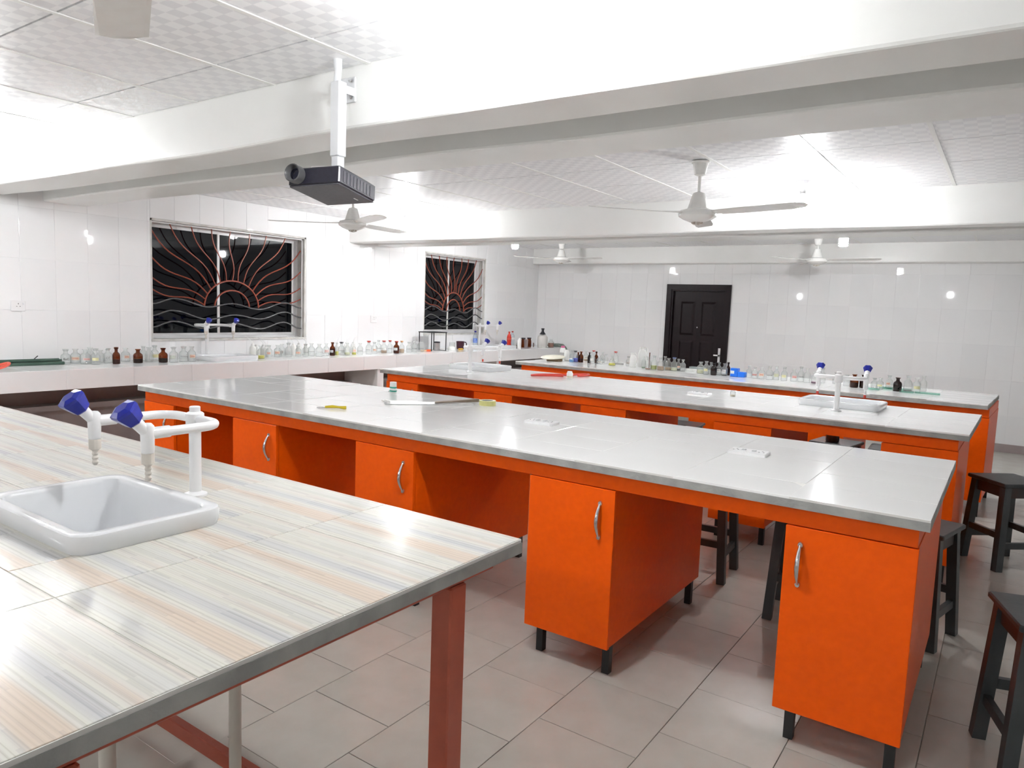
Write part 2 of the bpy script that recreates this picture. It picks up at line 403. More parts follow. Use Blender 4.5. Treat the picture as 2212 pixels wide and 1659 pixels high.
wb = MB()
for q in subtract((XL - 0.26, XR + 0.2, -0.1, ZC), [DOOR]): wb.box(q[0], q[1], YB + 0.0025, YB + 0.25, q[2], q[3])
wall_back = struct(wb.build('wall_back', WALLB), 'white glazed tile wall with dark door')
tiles(wall_back, [-2.585 + 0.2637 * k for k in range(-16, 16)], [1.276 + 0.419 * k for k in range(-4, 4)], lambda u, v: (u, YB, v), '-y', WALLT, gap=0.0014, holes=[DOOR], tilt=0.0042, bounds=(XL, XR, 0.02, ZC))
struct(MB().box(XR, XR + 0.2, YF, YB, -0.1, ZC).build('wall_right', WALLT), 'plain white wall')
struct(MB().box(XL, XR, YF - 0.2, YF, -0.1, ZC).build('wall_front', WALLT), 'plain white wall')
struct(MB().box(DOOR[1] + 0.01, XR, YB - 0.012, YB + 0.004, 0.0, 0.10).build('baseboard_back', UNDERM), 'brown skirting along the back wall')

def lumpy_beam(name, y0, y1, z0, amp, label, seed):
    rnd = random.Random(seed); n = 46; rings = []
    kn = [rnd.uniform(-1, 1) for _ in range(60)]
    def lum(t, o):
        t = t * 9 + o * 7; i = int(t); u = t - i; u = u * u * (3 - 2 * u)
        return kn[(i + o * 11) % 60] * (1 - u) + kn[(i + 1 + o * 11) % 60] * u
    for k in range(n + 1):
        t = k / n; x = XL + (XR - XL) * t
        a, b = amp * lum(t, 1), amp * lum(t, 2)
        e = 0.012
        rings.append([(x, y0, ZC + 0.006), (x, y1, ZC + 0.006), (x, y1, z0 + b + e), (x, y1 - e * 0.4, z0 + b + e * 0.3), (x, y1 - e, z0 + b), (x, y0 + e, z0 + a), (x, y0 + e * 0.4, z0 + a + e * 0.3), (x, y0, z0 + a + e)])
    o = MB().loft(rings).build(name, PAINT, smooth=18)
    return struct(o, label)
lumpy_beam('trim_1', 2.22, 2.50, 2.24, 0.010, 'white plastered ceiling beam carrying the projector', 3)
lumpy_beam('trim_2', 2.78, 3.12, 2.242, 0.008, 'white plastered ceiling beam just behind the projector beam', 5)
lumpy_beam('trim_3', 6.15, 6.40, 2.222, 0.006, 'white plastered ceiling beam across the middle of the room', 8)
lumpy_beam('trim_4', 6.62, 6.95, 2.228, 0.006, 'white plastered ceiling beam behind the middle beam', 11)
lumpy_beam('trim_5', 10.24, 10.42, 2.252, 0.004, 'white plastered beam along the top of the back wall', 13)

# ------------------------------------------------------------------ windows
def window(name, y0, y1, z0, z1, split, right, label):
    root = bpy.data.objects.new(name, None); COL.objects.link(root); struct(root, label); root.location = (XL, y0, z0)
    W, H = y1 - y0, z1 - z0
    rv = MB().box(-0.25, -0.006, 0, 0.02, 0, H).box(-0.25, -0.006, W - 0.02, W, 0, H).box(-0.25, -0.006, 0, W, H - 0.02, H).box(-0.25, 0.006, 0, W, 0, 0.02)
    rv.build('reveal', REVEAL, root)
    f = 0.022
    MB().box(-0.20, -0.13, 0.02, W - 0.02, 0.02, 0.02 + f).box(-0.20, -0.13, 0.02, W - 0.02, H - 0.02 - f, H - 0.02).box(-0.20, -0.13, 0.02, 0.02 + f, 0.02 + f, H - 0.02 - f).box(-0.20, -0.13, W - 0.02 - f, W - 0.02, 0.02 + f, H - 0.02 - f).build('window_frame', ALU, root)
    za, zb = 0.02 + f, H - 0.02 - f
    for i, (a, b, x) in enumerate(((0.042, split + 0.03, -0.150), (split - 0.02, right, -0.178))):
        s = 0.027
        fr = MB().box(x - 0.011, x + 0.011, a, b, za, za + s).box(x - 0.011, x + 0.011, a, b, zb - s, zb).box(x - 0.011, x + 0.011, a, a + s, za + s, zb - s).box(x - 0.011, x + 0.011, b - s, b, za + s, zb - s).build('sash', ALU, root)
        MB().box(x - 0.003, x + 0.003, a + s, b - s, za + s, zb - s).build('pane', GPANE, fr)
    return root
window('window_1', *WIN[0], 0.78, 1.778, 'large aluminium sliding window with dark night panes')
window('window_2', *WIN[1], 0.66, 1.358, 'smaller aluminium sliding window with dark night panes')

def grille(y0, y1, z0, z1, sc, r_in, r_out, arcz, left, top, right, waves, label, xg=-6.745):
    """sunrise grille: coordinates are (y, z) on the grille plane"""
    root = thing('window_grille', label, 'grille', (xg, 0, 0))
    MB().box(-0.006, 0.006, y0 + 0.022, y0 + 0.034, z0 + 0.022, z1 - 0.022).box(-0.006, 0.006, y1 - 0.034, y1 - 0.022, z0 + 0.022, z1 - 0.022).box(-0.006, 0.006, y0 + 0.022, y1 - 0.022, z1 - 0.034, z1 - 0.022).build('rim', ALU, root)
    for rr in (r_out, r_in):
        P = [(0, sc - rr[0] * math.cos(PI * i / 18), arcz + rr[1] * math.sin(PI * i / 18)) for i in range(19)]
        MB().tube(P, 0.0085, 6).build('arc_bar', RAYM, root, smooth=60)
    ends = left[::-1] + top + right
    n = len(ends)
    for k, (ey, ez) in enumerate(ends):
        a = PI * (k + 0.25) / (n - 0.5)
        s = Vector((0, sc - r_out[0] * math.cos(a), arcz + r_out[1] * math.sin(a))); e = Vector((0, ey, ez)); d = e - s
        nrm = Vector((0, -d.z, d.y)).normalized(); A = 0.045 * d.length
        sg = 1 if ey < sc else -1
        P = [s + d * t + nrm * (sg * -A * math.sin(2 * PI * t)) for t in [i / 12 for i in range(13)]]
        MB().tube(P, 0.0066, 6).build('ray_bar', RAYM, root, smooth=60)
    for wv in waves:
        P = []
        for i in range(len(wv) - 1):
            for q in range(6):
                u = q / 6; u2 = (1 - math.cos(PI * u)) / 2
                P.append((0.014, wv[i][0] * (1 - u) + wv[i + 1][0] * u, wv[i][1] * (1 - u2) + wv[i + 1][1] * u2))
        P.append((0.014, *wv[-1]))
        MB().tube(P, 0.0085, 6).build('wave_bar', WAVEM, root, smooth=60)
k = lambda L: [(y * 1.0125, 1.5 + (z - 1.5) * 1.0125) for y, z in L]
W1 = dict(left=k([(3.666, 2.109), (3.662, 1.859), (3.66, 1.67), (3.658, 1.561)]), top=k([(3.845, 2.183), (4.068, 2.181), (4.287, 2.177), (4.501, 2.179), (4.726, 2.18), (4.934, 2.179), (5.182, 2.181)]), right=k([(5.385, 2.054), (5.387, 1.817), (5.387, 1.636), (5.387, 1.513)]),
          waves=[k(x) for x in ([(3.656, 1.417), (3.887, 1.473), (4.242, 1.399), (4.507, 1.44), (4.834, 1.386), (5.166, 1.466), (5.387, 1.414)], [(3.654, 1.307), (3.856, 1.359), (4.241, 1.274), (4.541, 1.324), (4.844, 1.284), (5.167, 1.364), (5.388, 1.306)], [(3.652, 1.197), (3.87, 1.254), (4.208, 1.183), (4.524, 1.236), (4.844, 1.179), (5.148, 1.252), (5.389, 1.181)])])
grille(*WIN[0], 4.575, (0.205, 0.175), (0.32, 0.275), 1.40, W1['left'], W1['top'], W1['right'], W1['waves'], 'sunrise window grille of red bars over steel waves in the larger window')
def remap(L):
    a0, a1, b0, b1 = 3.70, 5.46, 7.555, 8.905
    return [(b0 + (y - a0) * (b1 - b0) / (a1 - a0), 1.10 + (z - 1.08) * 1.0) for y, z in L]
grille(*WIN[1], 8.22, (0.155, 0.175), (0.245, 0.275), 1.42, remap(W1['left']), remap(W1['top']), remap(W1['right']), [remap(x) for x in W1['waves']], 'sunrise window grille of red bars over steel waves in the smaller far window')

# ------------------------------------------------------------------ door
droot = bpy.data.objects.new('door_1', None); COL.objects.link(droot); struct(droot, 'dark mahogany panelled door in the back wall'); droot.location = (DOOR[0], YB, 0)
DW, DH = DOOR[1] - DOOR[0], DOOR[3]
MB().box(0, 0.075, -0.03, 0.10, 0, DH).box(DW - 0.075, DW, -0.03, 0.10, 0, DH).box(0.075, DW - 0.075, -0.03, 0.10, DH - 0.075, DH).box(0.075, 0.10, -0.012, 0.08, 0, DH - 0.075).box(DW - 0.10, DW - 0.075, -0.012, 0.08, 0, DH - 0.075).box(0.10, DW - 0.10, -0.012, 0.08, DH - 0.10, DH - 0.075).build('door_frame', DOORM, droot)
leaf = MB().box(0.10, DW - 0.10, 0.03, 0.07, 0.0, DH - 0.10).build('door_leaf', DOORM, droot)
for cx in (0.33, 0.65):
    for (a, b) in ((0.12, 0.58), (0.66, 1.12), (1.20, 1.70)):
        p = MB().loft([rrect(0.22, b - a, 0.004, 0.0, 3), rrect(0.16, b - a - 0.06, 0.004, 0.014, 3)])
        p.build('door_panel', DOORM, droot, (cx, 0.03, (a + b) / 2), (PI / 2, 0, 0))
hd = MB().box(DW - 0.145, DW - 0.105, 0.018, 0.03, 0.82, 1.03).box(DW - 0.20, DW - 0.115, -0.02, 0.0, 0.915, 0.935).box(DW - 0.135, DW - 0.115, -0.02, 0.03, 0.915, 0.935)
hd.build('door_handle', ALU, droot)
MB().lathe([(0.010, 0), (0.010, 0.006), (0.005, 0.009)], 10).build('peephole', CHROME, droot, (0.49, 0.03, 1.32), (PI / 2, 0, 0))

# ------------------------------------------------------------------ the long wall counter
CX0, CX1, CZ = XL + 0.002, -6.10, 0.885
CS = [(4.02, 4.54), (8.66, 9.18)]            # cut-outs for the two sinks (y)
choles = [(-6.60, -6.24, a, b) for a, b in CS]
ctr = thing('wall_counter', 'long white tiled counter running under the windows along the left wall', 'counter', (0, 0, 0))
plate(CX0, CX1 - 0.07, -1.0, YB - 0.004, CZ - 0.07, CZ - 0.008, choles).build('slab', CEMENT, ctr)
MB().box(CX1 - 0.07, CX1 - 0.0025, -1.0, YB - 0.004, 0.727, CZ - 0.009).build('fascia', WALLB, ctr)
tiles(ctr, [CX0, -6.40, CX1 - 0.008], [2.0 + 0.405 * i for i in range(0, 22)], lambda u, v: (u, v, CZ), 'up', BTILE, holes=choles, tilt=0.001, bounds=(CX0, CX1, 1.2, YB - 0.004))
tiles(ctr, [2.13 + 0.531 * i for i in range(-2, 17)], [0.727, CZ], lambda u, v: (CX1, u, v), '+x', WALLT, gap=0.0014, tilt=0.0008, bounds=(1.2, YB - 0.004, 0.727, CZ))
for y in (0.8, 4.1, 6.13, 8.53): MB().box(CX0 + 0.02, CX1 - 0.015, y - 0.05, y + 0.05, 0.0, CZ - 0.07).build('pier', WALLT, ctr)

# ------------------------------------------------------------------ sinks and lab taps
def sink(loc, rz, label, w=0.56, d=0.385, dp=0.178, group='raised white lab sinks'):
    s = thing('lab_sink', label, 'sink', loc, rz, group)
    hgt = 0.046
    rings = [rrect(w - 0.045, d - 0.045, 0.04, 0.0004), rrect(w - 0.012, d - 0.012, 0.05, 0.0), rrect(w - 0.004, d - 0.004, 0.052, 0.012), rrect(w, d, 0.055, hgt - 0.009), rrect(w - 0.005, d - 0.005, 0.054, hgt - 0.002), rrect(w - 0.014, d - 0.014, 0.05, hgt),
             rrect(w - 0.062, d - 0.062, 0.042, hgt), rrect(w - 0.074, d - 0.074, 0.038, hgt - 0.004), rrect(w - 0.080, d - 0.080, 0.036, hgt - 0.014), rrect(w - 0.15, d - 0.12, 0.05, -dp + 0.028), rrect(w - 0.24, d - 0.20, 0.05, -dp + 0.006), rrect(0.06, 0.06, 0.028, -dp)]
    rings = [[(x, y, z) for x, y, z in r] for r in rings]
    MB().loft(rings, cap0=False).build('bowl', WENAM, s, smooth=40)
    MB().lathe([(0.026, 0.002 - dp), (0.026, 0.006 - dp), (0.018, 0.005 - dp)], 14).build('drain', CHROME, s)
    return s
def faucet(loc, rz, label, h=0.245, side=0.145, reach=0.215, tips=False, pr=0.0172, ks=1.0, group='white twin lab taps'):
    f = thing('lab_tap', label, 'tap', loc, rz, group)
    MB().lathe([(0.034, 0), (0.034, 0.006), (0.022, 0.010), (pr, 0.014), (pr, h - 0.03)], 20).build('pole', WPLAST, f, smooth=40)
    MB().lathe([(0.020, h - 0.034), (0.026, h - 0.030), (0.026, h + 0.016), (0.021, h + 0.020), (0.0155, h + 0.022), (0.0155, h + 0.036), (0.013, h + 0.038)], 20).build('clamp', WPLAST, f, smooth=40)
    for sg in (-1, 1):
        rb = 0.06
        P = [(0, 0, h), (sg * (side - rb), 0, h)] + [(sg * (side - rb + rb * math.sin(R(a))), rb - rb * math.cos(R(a)), h) for a in range(15, 91, 15)] + [(sg * side, reach - 0.02, h)]
        MB().tube(P, 0.0132, 14).build('arm', WPLAST, f, smooth=50)
        t = MB().tube([(sg * side, reach - 0.06, h), (sg * side, reach, h)], 0.016, 14).lathe([(0.012, -0.055), (0.0165, -0.05), (0.018, 0.0), (0.017, 0.02), (0.010, 0.028)], 14, sg * side, reach, h)
        M = Matrix.Translation((sg * side, reach, h)) @ Matrix.Rotation(R(-42), 4, 'X')
        t.lathe([(0.014, -0.005), (0.016, 0.05)], 14, M=M)
        tb = t.build('tap_body', WPLAST, f, smooth=50)
        prof = [(0.012, -0.082), (0.0165, -0.080), (0.0165, -0.052)]
        nz = [(0.0045, -0.128)] + [(0.009 if i % 2 else 0.0068, -0.125 + 0.0062 * i) for i in range(7)]
        MB().lathe(nz + prof, 12, sg * side, reach, h).build('nozzle', PVC if not tips else WPLAST, tb, smooth=30)
        if tips: MB().lathe([(0.006, -0.145), (0.0085, -0.143), (0.0085, -0.118)], 10, sg * side, reach, h).build('hose_tip', REDTIP, tb)
        MB().lathe([(0.018 * ks, 0.045), (0.025 * ks, 0.050), (0.037 * ks, 0.05 + 0.038 * ks), (0.036 * ks, 0.05 + 0.046 * ks), (0.020 * ks, 0.05 + 0.052 * ks)], 6, M=M).build('knob', BLUEK, tb)
    return f

# ------------------------------------------------------------------ the near bench (streaked tiles on a red steel frame)
B1 = (-4.95, -1.004, 0.316, 1.536)
S1 = (-1.962, 0.934)
h1 = [(S1[0] - 0.245, S1[0] + 0.245, S1[1] - 0.155, S1[1] + 0.155)]
b1 = thing('bench_worktop', 'near worktop of streaked beige tiles with grey cement edge', 'worktop', (0, 0, 0))
plate(B1[0], B1[1], B1[2], B1[3], 0.862, 0.890, h1).build('slab', CEMENT, b1)
plate(B1[0], B1[1] - 0.002, B1[2] + 0.002, B1[3] - 0.002, 0.890, 0.8982, h1).build('grout_bed', GROUT, b1)
tiles(b1, [B1[1] - 0.003 - 0.4925 * i for i in range(8, -1, -1)], [B1[3] - 0.305 * i for i in range(4, -1, -1)], lambda u, v: (u, v, 0.90), 'up', STREAK, t=0.0095, gap=0.0025, holes=h1, tilt=0.0006)
fr = thing('steel_bench_frame', 'red oxide steel frame carrying the near streaked worktop', 'bench frame', (0, 0, 0))
for x in (-1.05, -2.9, -4.75):
    for y in (0.42, 1.295): MB().cbox(x - 0.03, x + 0.03, y - 0.03, y + 0.03, 0.0, 0.842, 0.004).build('post', POSTR, fr)
    MB().cbox(x - 0.025, x + 0.025, 0.34, 1.44, 0.842, 0.862, 0.003).build('cross_rail', POSTR, fr)
for y in (0.42, 1.295):
    for (a, b) in ((-4.72, -2.93), (-2.87, -1.08)): MB().cbox(a, b, y - 0.02, y + 0.02, 0.81, 0.860, 0.003).build('long_rail', POSTR, fr)
for (a, b) in ((-4.72, -2.93), (-2.87, -1.08)): MB().cbox(a, b, 1.235, 1.265, 0.055, 0.105, 0.003).build('stretcher', POSTR, fr)
pp = MB().tube([(-1.60, 1.09, 0.0), (-1.60, 1.09, 0.855)], 0.016, 14).build('drain_pipe', PVC, smooth=50); tag(pp, 'upright beige drain pipe under the near streaked worktop', 'pipe')
pp = MB().tube([(-1.962, 0.934, 0.0), (-1.962, 0.934, 0.36), (-1.962, 0.934, 0.722)], [0.022, 0.022, 0.022], 14).lathe([(0.03, 0.60), (0.034, 0.61), (0.034, 0.68), (0.024, 0.70)], 14, -1.962, 0.934).build('sink_waste_pipe', PVC, smooth=50); tag(pp, 'pale waste pipe hanging below the near sink', 'pipe')
sink((S1[0], S1[1], 0.90), 0, 'white sink in the near streaked worktop')
faucet((-1.990, 1.222, 0.90), PI, 'white twin tap with blue knobs over the near sink', 0.235, 0.142, 0.222)

# ------------------------------------------------------------------ island benches
def handle_mesh():
    P = [(0, -0.004 - 0.026 * math.sin(PI * i / 14), 0.068 * (1 - 2 * i / 14)) for i in range(15)]
    h = MB().tube(P, [0.005 + 0.0042 * math.sin(PI * i / 14) for i in range(15)], 8)
    for s in (-1, 1): h.loft([rrect(0.013, 0.022, 0.006, -0.0005, 4, 0, s * 0.070), rrect(0.011, 0.020, 0.005, -0.005, 4, 0, s * 0.070)]) if False else None
    for s in (-1, 1):
        ring = lambda y, k: [(0.010 * k * math.cos(2 * PI * i / 10), y, s * 0.070 + 0.012 * k * math.sin(2 * PI * i / 10)) for i in range(10)]
        h.loft([ring(0.0, 1), ring(-0.006, 0.8)])
    return h.mesh('handle', CHROME, 50)
HANDLE = handle_mesh()
ORDC = ['leftmost', 'second from left', 'middle', 'fourth from left', 'rightmost']
def bench(which, origin, rz, length, depth, cabs, holes, doors_visible=True):
    """origin: front left corner of the top on the floor; local x runs along the bench"""
    top = thing('bench_worktop', 'white tiled worktop on the %s orange bench' % which, 'worktop', (*origin, 0), rz)
    plate(0, length, 0, depth, 0.862, 0.8915, holes).build('slab', CEMENT, top)
    plate(0.001, length - 0.001, 0.001, depth - 0.001, 0.8915, 0.8985, holes).build('grout_bed', GROUT, top)
    nt = round(length / 0.405); dv = depth / 5
    tiles(top, [length * i / nt for i in range(nt + 1)], [dv * i for i in range(6)], lambda u, v: (u, v, 0.90), 'up', BTILE, t=0.0085, gap=0.002, holes=holes, tilt=0.0024)
    x0, x1 = cabs[0][0] + 0.003, cabs[-1][1] - 0.003
    MB().box(x0, x1, 0.034, 0.052, 0.797, 0.862).build('apron', ORANGE, top)
    MB().box(x0, x1, depth - 0.16, depth - 0.142, 0.797, 0.862).build('apron', ORANGE, top)
    for xx in (x0, x1 - 0.018): MB().box(xx, xx + 0.018, 0.052, depth - 0.16, 0.797, 0.862).build('end_apron', ORANGE, top)
    for i, (a, b) in enumerate(cabs):
        c = thing('base_cabinet', '%s orange cabinet of the %s bench' % (ORDC[i], which), 'cabinet', (*origin, 0), rz, 'orange base cabinets')
        M_ = MB().box(a, a + 0.016, 0.052, depth - 0.142, 0.135, 0.795).box(b - 0.016, b, 0.052, depth - 0.142, 0.135, 0.795).box(a + 0.016, b - 0.016, 0.052, depth - 0.142, 0.135, 0.151).box(a + 0.016, b - 0.016, depth - 0.158, depth - 0.142, 0.151, 0.795).box(a + 0.016, b - 0.016, 0.052, depth - 0.158, 0.779, 0.795)
        M_.build('body', ORANGE, c)
        dr = MB().cbox(a - 0.004, b + 0.002, 0.030, 0.049, 0.130, 0.793, 0.0015).build('door', ORANGE, c)
        link('handle', HANDLE, dr, (b - 0.062 if i < 4 else a + 0.048, 0.030, 0.662))
        for (lx, ly) in ((a + 0.045, 0.10), (b - 0.03, 0.10), (a + 0.045, depth - 0.19), (b - 0.03, depth - 0.19)):
            MB().box(lx - 0.016, lx + 0.016, ly - 0.016, ly + 0.016, 0.0, 0.135).build('leg', BLACKM, c)
    return top
cab2 = [(0.03, 0.375), (1.015, 1.412), (2.06, 2.453), (3.13, 3.530), (4.190, 4.588)]
cab3 = [(0.06, 0.45), (1.10, 1.49), (2.14, 2.515), (3.18, 3.555), (4.20, 4.585)]
bench('second', (-4.765, 2.517), 0, 4.616, 1.217, cab2, [])
T3 = R(-1.2); O3 = (-4.768, 4.772)
def loc3(X, Y): p = Matrix.Rotation(-T3, 2) @ Vector((X - O3[0], Y - O3[1])); return p.x, p.y
S3R, S3L = (-0.935, 5.50), (-4.215, 5.575)
h3 = []
for (x, y) in (S3R, S3L):
    a, b = loc3(x, y); h3.append((a - 0.235, a + 0.235, b - 0.155, b + 0.155))
bench('third', O3, T3, 4.632, 1.15, cab3, h3)
T4 = R(-3.0); O4 = (-4.660, 6.834)
bench('fourth', O4, T4, 4.572, 1.10, cab3, [])
sink((*S3R, 0.90), T3, 'white sink near the right end of the third bench', 0.53, dp=0.085)
sink((*S3L, 0.90), T3, 'white sink near the left end of the third bench', 0.53, dp=0.085)
faucet((-0.915, 5.165, 0.90), R(4), 'white twin tap with red tips at the right end of the third bench', 0.225, 0.15, 0.20, True, ks=0.8)
faucet((-4.085, 5.245, 0.90), R(-12), 'white twin tap at the left end of the third bench', 0.225, 0.12, 0.26, True, ks=0.75)
sink((-6.42, 4.28, CZ), PI / 2, 'white sink in the wall counter below the larger window', 0.53)
sink((-6.42, 8.92, CZ), PI / 2, 'white sink in the wall counter below the smaller window', 0.53)
faucet((-6.648, 4.22, CZ), -PI / 2, 'white twin tap with blue knobs before the larger window', 0.335, 0.15, 0.22, ks=0.8)
faucet((-6.648, 8.75, CZ), -PI / 2, 'white twin tap with blue knobs before the smaller window', 0.335, 0.15, 0.22, ks=0.8)

# ------------------------------------------------------------------ stools
def stool(x, y, rz, label, h=0.55, s=0.29, copy=None, group='dark wooden lab stools'):
    t = thing('lab_stool', label, 'stool', (x, y, 0), rz, group)
    MB().cbox(-s / 2 - 0.015, s / 2 + 0.015, -s / 2 - 0.015, s / 2 + 0.015, h - 0.024, h, 0.005).build('seat', STOOL, t)
    a = s / 2 - 0.025
    for sx in (-1, 1):
        for sy in (-1, 1):
            MB().beam((sx * (a + 0.028), sy * (a + 0.028), 0), (sx * a, sy * a, h - 0.024), 0.044, 0.044, (1, 0, 0)).build('leg', STOOL, t)
    for sx in (-1, 1): MB().box(sx * a - 0.01, sx * a + 0.01, -a + 0.022, a - 0.022, h - 0.094, h - 0.024).build('apron', STOOLB, t)
    for sy in (-1, 1): MB().box(-a + 0.022, a - 0.022, sy * a - 0.01, sy * a + 0.01, h - 0.094, h - 0.024).build('apron', STOOLB, t)
    k = a + 0.020
    for sx in (-1, 1): MB().box(sx * k - 0.011, sx * k + 0.011, -k + 0.02, k - 0.02, 0.14, 0.178).build('stretcher', STOOL, t)
    for sy in (-1, 1): MB().box(-k + 0.02, k - 0.02, sy * k - 0.011, sy * k + 0.011, 0.20, 0.238).build('stretcher', STOOL, t)
    return t
stool(0.075, 5.47, R(-50), 'dark stool off the right end of the third bench')
stool(-0.285, 3.915, R(-13), 'dark stool peeping out behind the right end of the second bench')
stool(0.215, 2.965, R(17), 'nearest dark stool, cut by the right picture edge')
stool(-1.375, 4.06, R(4), 'dark stool behind the second bench, seen below its fourth cabinet gap')
stool(-0.745, 3.78, R(5), 'dark stool pushed under the back of the second bench')
stool(-2.31, 6.05, R(6), 'dark stool behind the third bench, left of its fourth cabinet')
stool(-1.06, 6.12, R(-8), 'dark stool with a brown bottle on it behind the third bench')
stool(-0.66, 6.10, R(3), 'dark stool behind the right-hand gap of the third bench')

# ------------------------------------------------------------------ ceiling fans
def fan(loc, label, angs, zc=ZC, group='white ceiling fans', L=0.74, drop=0.0):
    f = thing('ceiling_fan', label, 'fan', (loc[0], loc[1], zc), 0, group)
    z0 = loc[2] - zc                      # height of the blade plane
    MB().lathe([(0.040, -0.004), (0.058, -0.006), (0.060, -0.014), (0.050, -0.02), (0.036, -0.09), (0.014, -0.10)][::-1], 24).build('canopy', FANW, f, smooth=40)
    MB().tube([(0, 0, -0.095), (0, 0, z0 + 0.125)], 0.0105, 12).build('rod', FANW, f, smooth=50)
    MB().lathe([(0.012, z0 + 0.135), (0.035, z0 + 0.128), (0.042, z0 + 0.115), (0.066, z0 + 0.032), (0.070, z0 + 0.026)][::-1], 24).build('motor_cone', FANW, f, smooth=40)
    MB().lathe([(0.020, z0 - 0.062), (0.050, z0 - 0.058), (0.095, z0 - 0.040), (0.122, z0 - 0.022), (0.124, z0 - 0.005), (0.112, z0 + 0.014), (0.070, z0 + 0.026)], 32).build('motor', FANW, f, smooth=40)
    MB().lathe([(0.008, z0 - 0.078), (0.030, z0 - 0.072), (0.038, z0 - 0.066), (0.036, z0 - 0.058)], 18).build('bottom_cap', FANB, f, smooth=40)
    for a in angs:
        M = Matrix.Rotation(R(a), 4, 'Z') @ Matrix.Translation((0, 0, z0)) @ Matrix.Rotation(R(-9), 4, 'X')
        out = [(0.16, -0.050), (0.30, -0.060), (0.62, -0.062), (L - 0.03, -0.050), (L, -0.020), (L, 0.020), (L - 0.03, 0.050), (0.62, 0.060), (0.30, 0.056), (0.16, 0.046)]
        b = MB(); top = []; bot = []
        for (x, y) in out:
            zc_ = -0.10 * (y * y) / 0.06 * 0.06 * 10
            top.append(tuple(M @ Vector((x, y, 0.0022 - y * y * 1.6)))); bot.append(tuple(M @ Vector((x, y, -0.0008 - y * y * 1.6))))
        b.hexa(bot, top)
        bl = b.build('blade', FANW, f)
        br = MB().hexa([tuple(M @ Vector(p)) for p in ((0.09, -0.022, -0.006), (0.235, -0.03, -0.006), (0.235, 0.03, -0.006), (0.09, 0.022, -0.006))], [tuple(M @ Vector(p)) for p in ((0.09, -0.022, 0.008), (0.235, -0.03, -0.001), (0.235, 0.03, -0.001), (0.09, 0.022, 0.008))])
        br.build('blade_bracket', FANW, bl)
    return f
fan((-1.755, 4.622, 2.165), 'white ceiling fan in front of the middle beam above the third bench', (-14, -134, 106))
fan((-4.83, 4.47, 2.19), 'white ceiling fan just below the projector', (-25, -145, 95))
fan((-5.62, 9.35, 2.265), 'small-looking white ceiling fan in the far left corner', (-128, 48 - 56, 112))
fan((-2.036, 9.45, 2.23), 'far white ceiling fan above and right of the door', (-123, -10, 115))
fan((-1.365, 0.705, 2.155), 'nearest white ceiling fan of which one blade shows', (153, 33, -87), L=0.66)

# ------------------------------------------------------------------ lamps
def coil(r, z1, z0, turns, n):
    P = []
    for s in (0, PI):
        q = [(r * math.cos(s + 2 * PI * turns * i / n), r * math.sin(s + 2 * PI * turns * i / n), z1 + (z0 - z1) * i / n) for i in range(n + 1)]
        P.append(q)
    return P[0] + [(0, 0, z0 - 0.004)] + P[1][::-1]
_tube = MB().tube(coil(0.038, -0.140, -0.228, 2.0, 20), 0.0088, 5).mesh('tube', TUBE, 60)
def lamp(x, y, label):
    l = thing('ceiling_lamp', label, 'lamp', (x, y, ZC), 0, 'spiral tube ceiling lamps')
    MB().lathe([(0.030, -0.026), (0.052, -0.022), (0.055, -0.004), (0.055, 0.0)], 22).build('ceiling_rose', WPLAST, l, smooth=40)
    MB().lathe([(0.019, -0.085), (0.023, -0.08), (0.021, -0.05), (0.027, -0.024)], 18).build('lamp_holder', WPLAST, l, smooth=40)
    MB().lathe([(0.026, -0.135), (0.033, -0.132), (0.033, -0.108), (0.022, -0.088), (0.017, -0.084)], 22).build('lamp_base', WPLAST, l, smooth=40)
    MB().lathe([(0.0334, -0.122), (0.0334, -0.114)], 22, cap=False).build('print_band', lab_mat('red'), l, smooth=40)
    link('tube', _tube, l)
    return l
lamp(-1.35, 1.79, 'spiral lamp by the projector beam at the top picture edge')
lamp(-5.20, 1.80, 'spiral lamp before the projector beam near the left wall')
lamp(-5.37, 5.70, 'spiral lamp before the middle beam, above the long wall counter')
lamp(-1.34, 5.59, 'spiral lamp before the middle beam, behind the big fan blade')
lamp(-5.36, 7.75, 'spiral lamp behind the middle beam, left of the far fans')
lamp(-1.50, 8.10, 'spiral lamp behind the middle beam, above the right of the door')
lamp(-5.20, -1.3, 'spiral lamp behind the viewer near the left wall')
lamp(-1.35, -1.3, 'spiral lamp behind the viewer over the near bench')

# ------------------------------------------------------------------ projector
pj = thing('ceiling_projector', 'black projector hanging from the front ceiling beam', 'projector', (0, 0, 0))
MB().cbox(-2.535, -2.385, 2.208, 2.219, 2.35, 2.455, 0.003).build('wall_plate', WENAM, pj)
for (x, z) in ((-2.517, 2.438), (-2.403, 2.438), (-2.517, 2.368), (-2.403, 2.368)):
    MB().lathe([(0.008, 0), (0.008, 0.005), (0.005, 0.008)], 6).build('bolt', CHROME, pj, (x, 2.208, z), (PI / 2, 0, 0))
MB().box(-2.398, -2.388, 2.12, 2.208, 2.372, 2.405).build('bracket', WENAM, pj)
PXY = (-2.370, 2.105)
MB().cbox(PXY[0] - 0.026, PXY[0] + 0.026, PXY[1] - 0.022, PXY[1] + 0.022, 2.10, 2.40, 0.003).build('outer_pole', WENAM, pj)
MB().box(PXY[0] - 0.018, PXY[0] + 0.018, PXY[1] - 0.018, PXY[1] + 0.018, 2.052, 2.10).build('inner_pole', WENAM, pj)
MB().tube([(PXY[0] - 0.01, PXY[1], 2.40), (PXY[0] - 0.015, PXY[1] + 0.01, 2.45), (PXY[0] - 0.03, PXY[1] + 0.02, 2.498)], [0.014, 0.016, 0.02], 10).build('cable_sleeve', WENAM, pj, smooth=50)
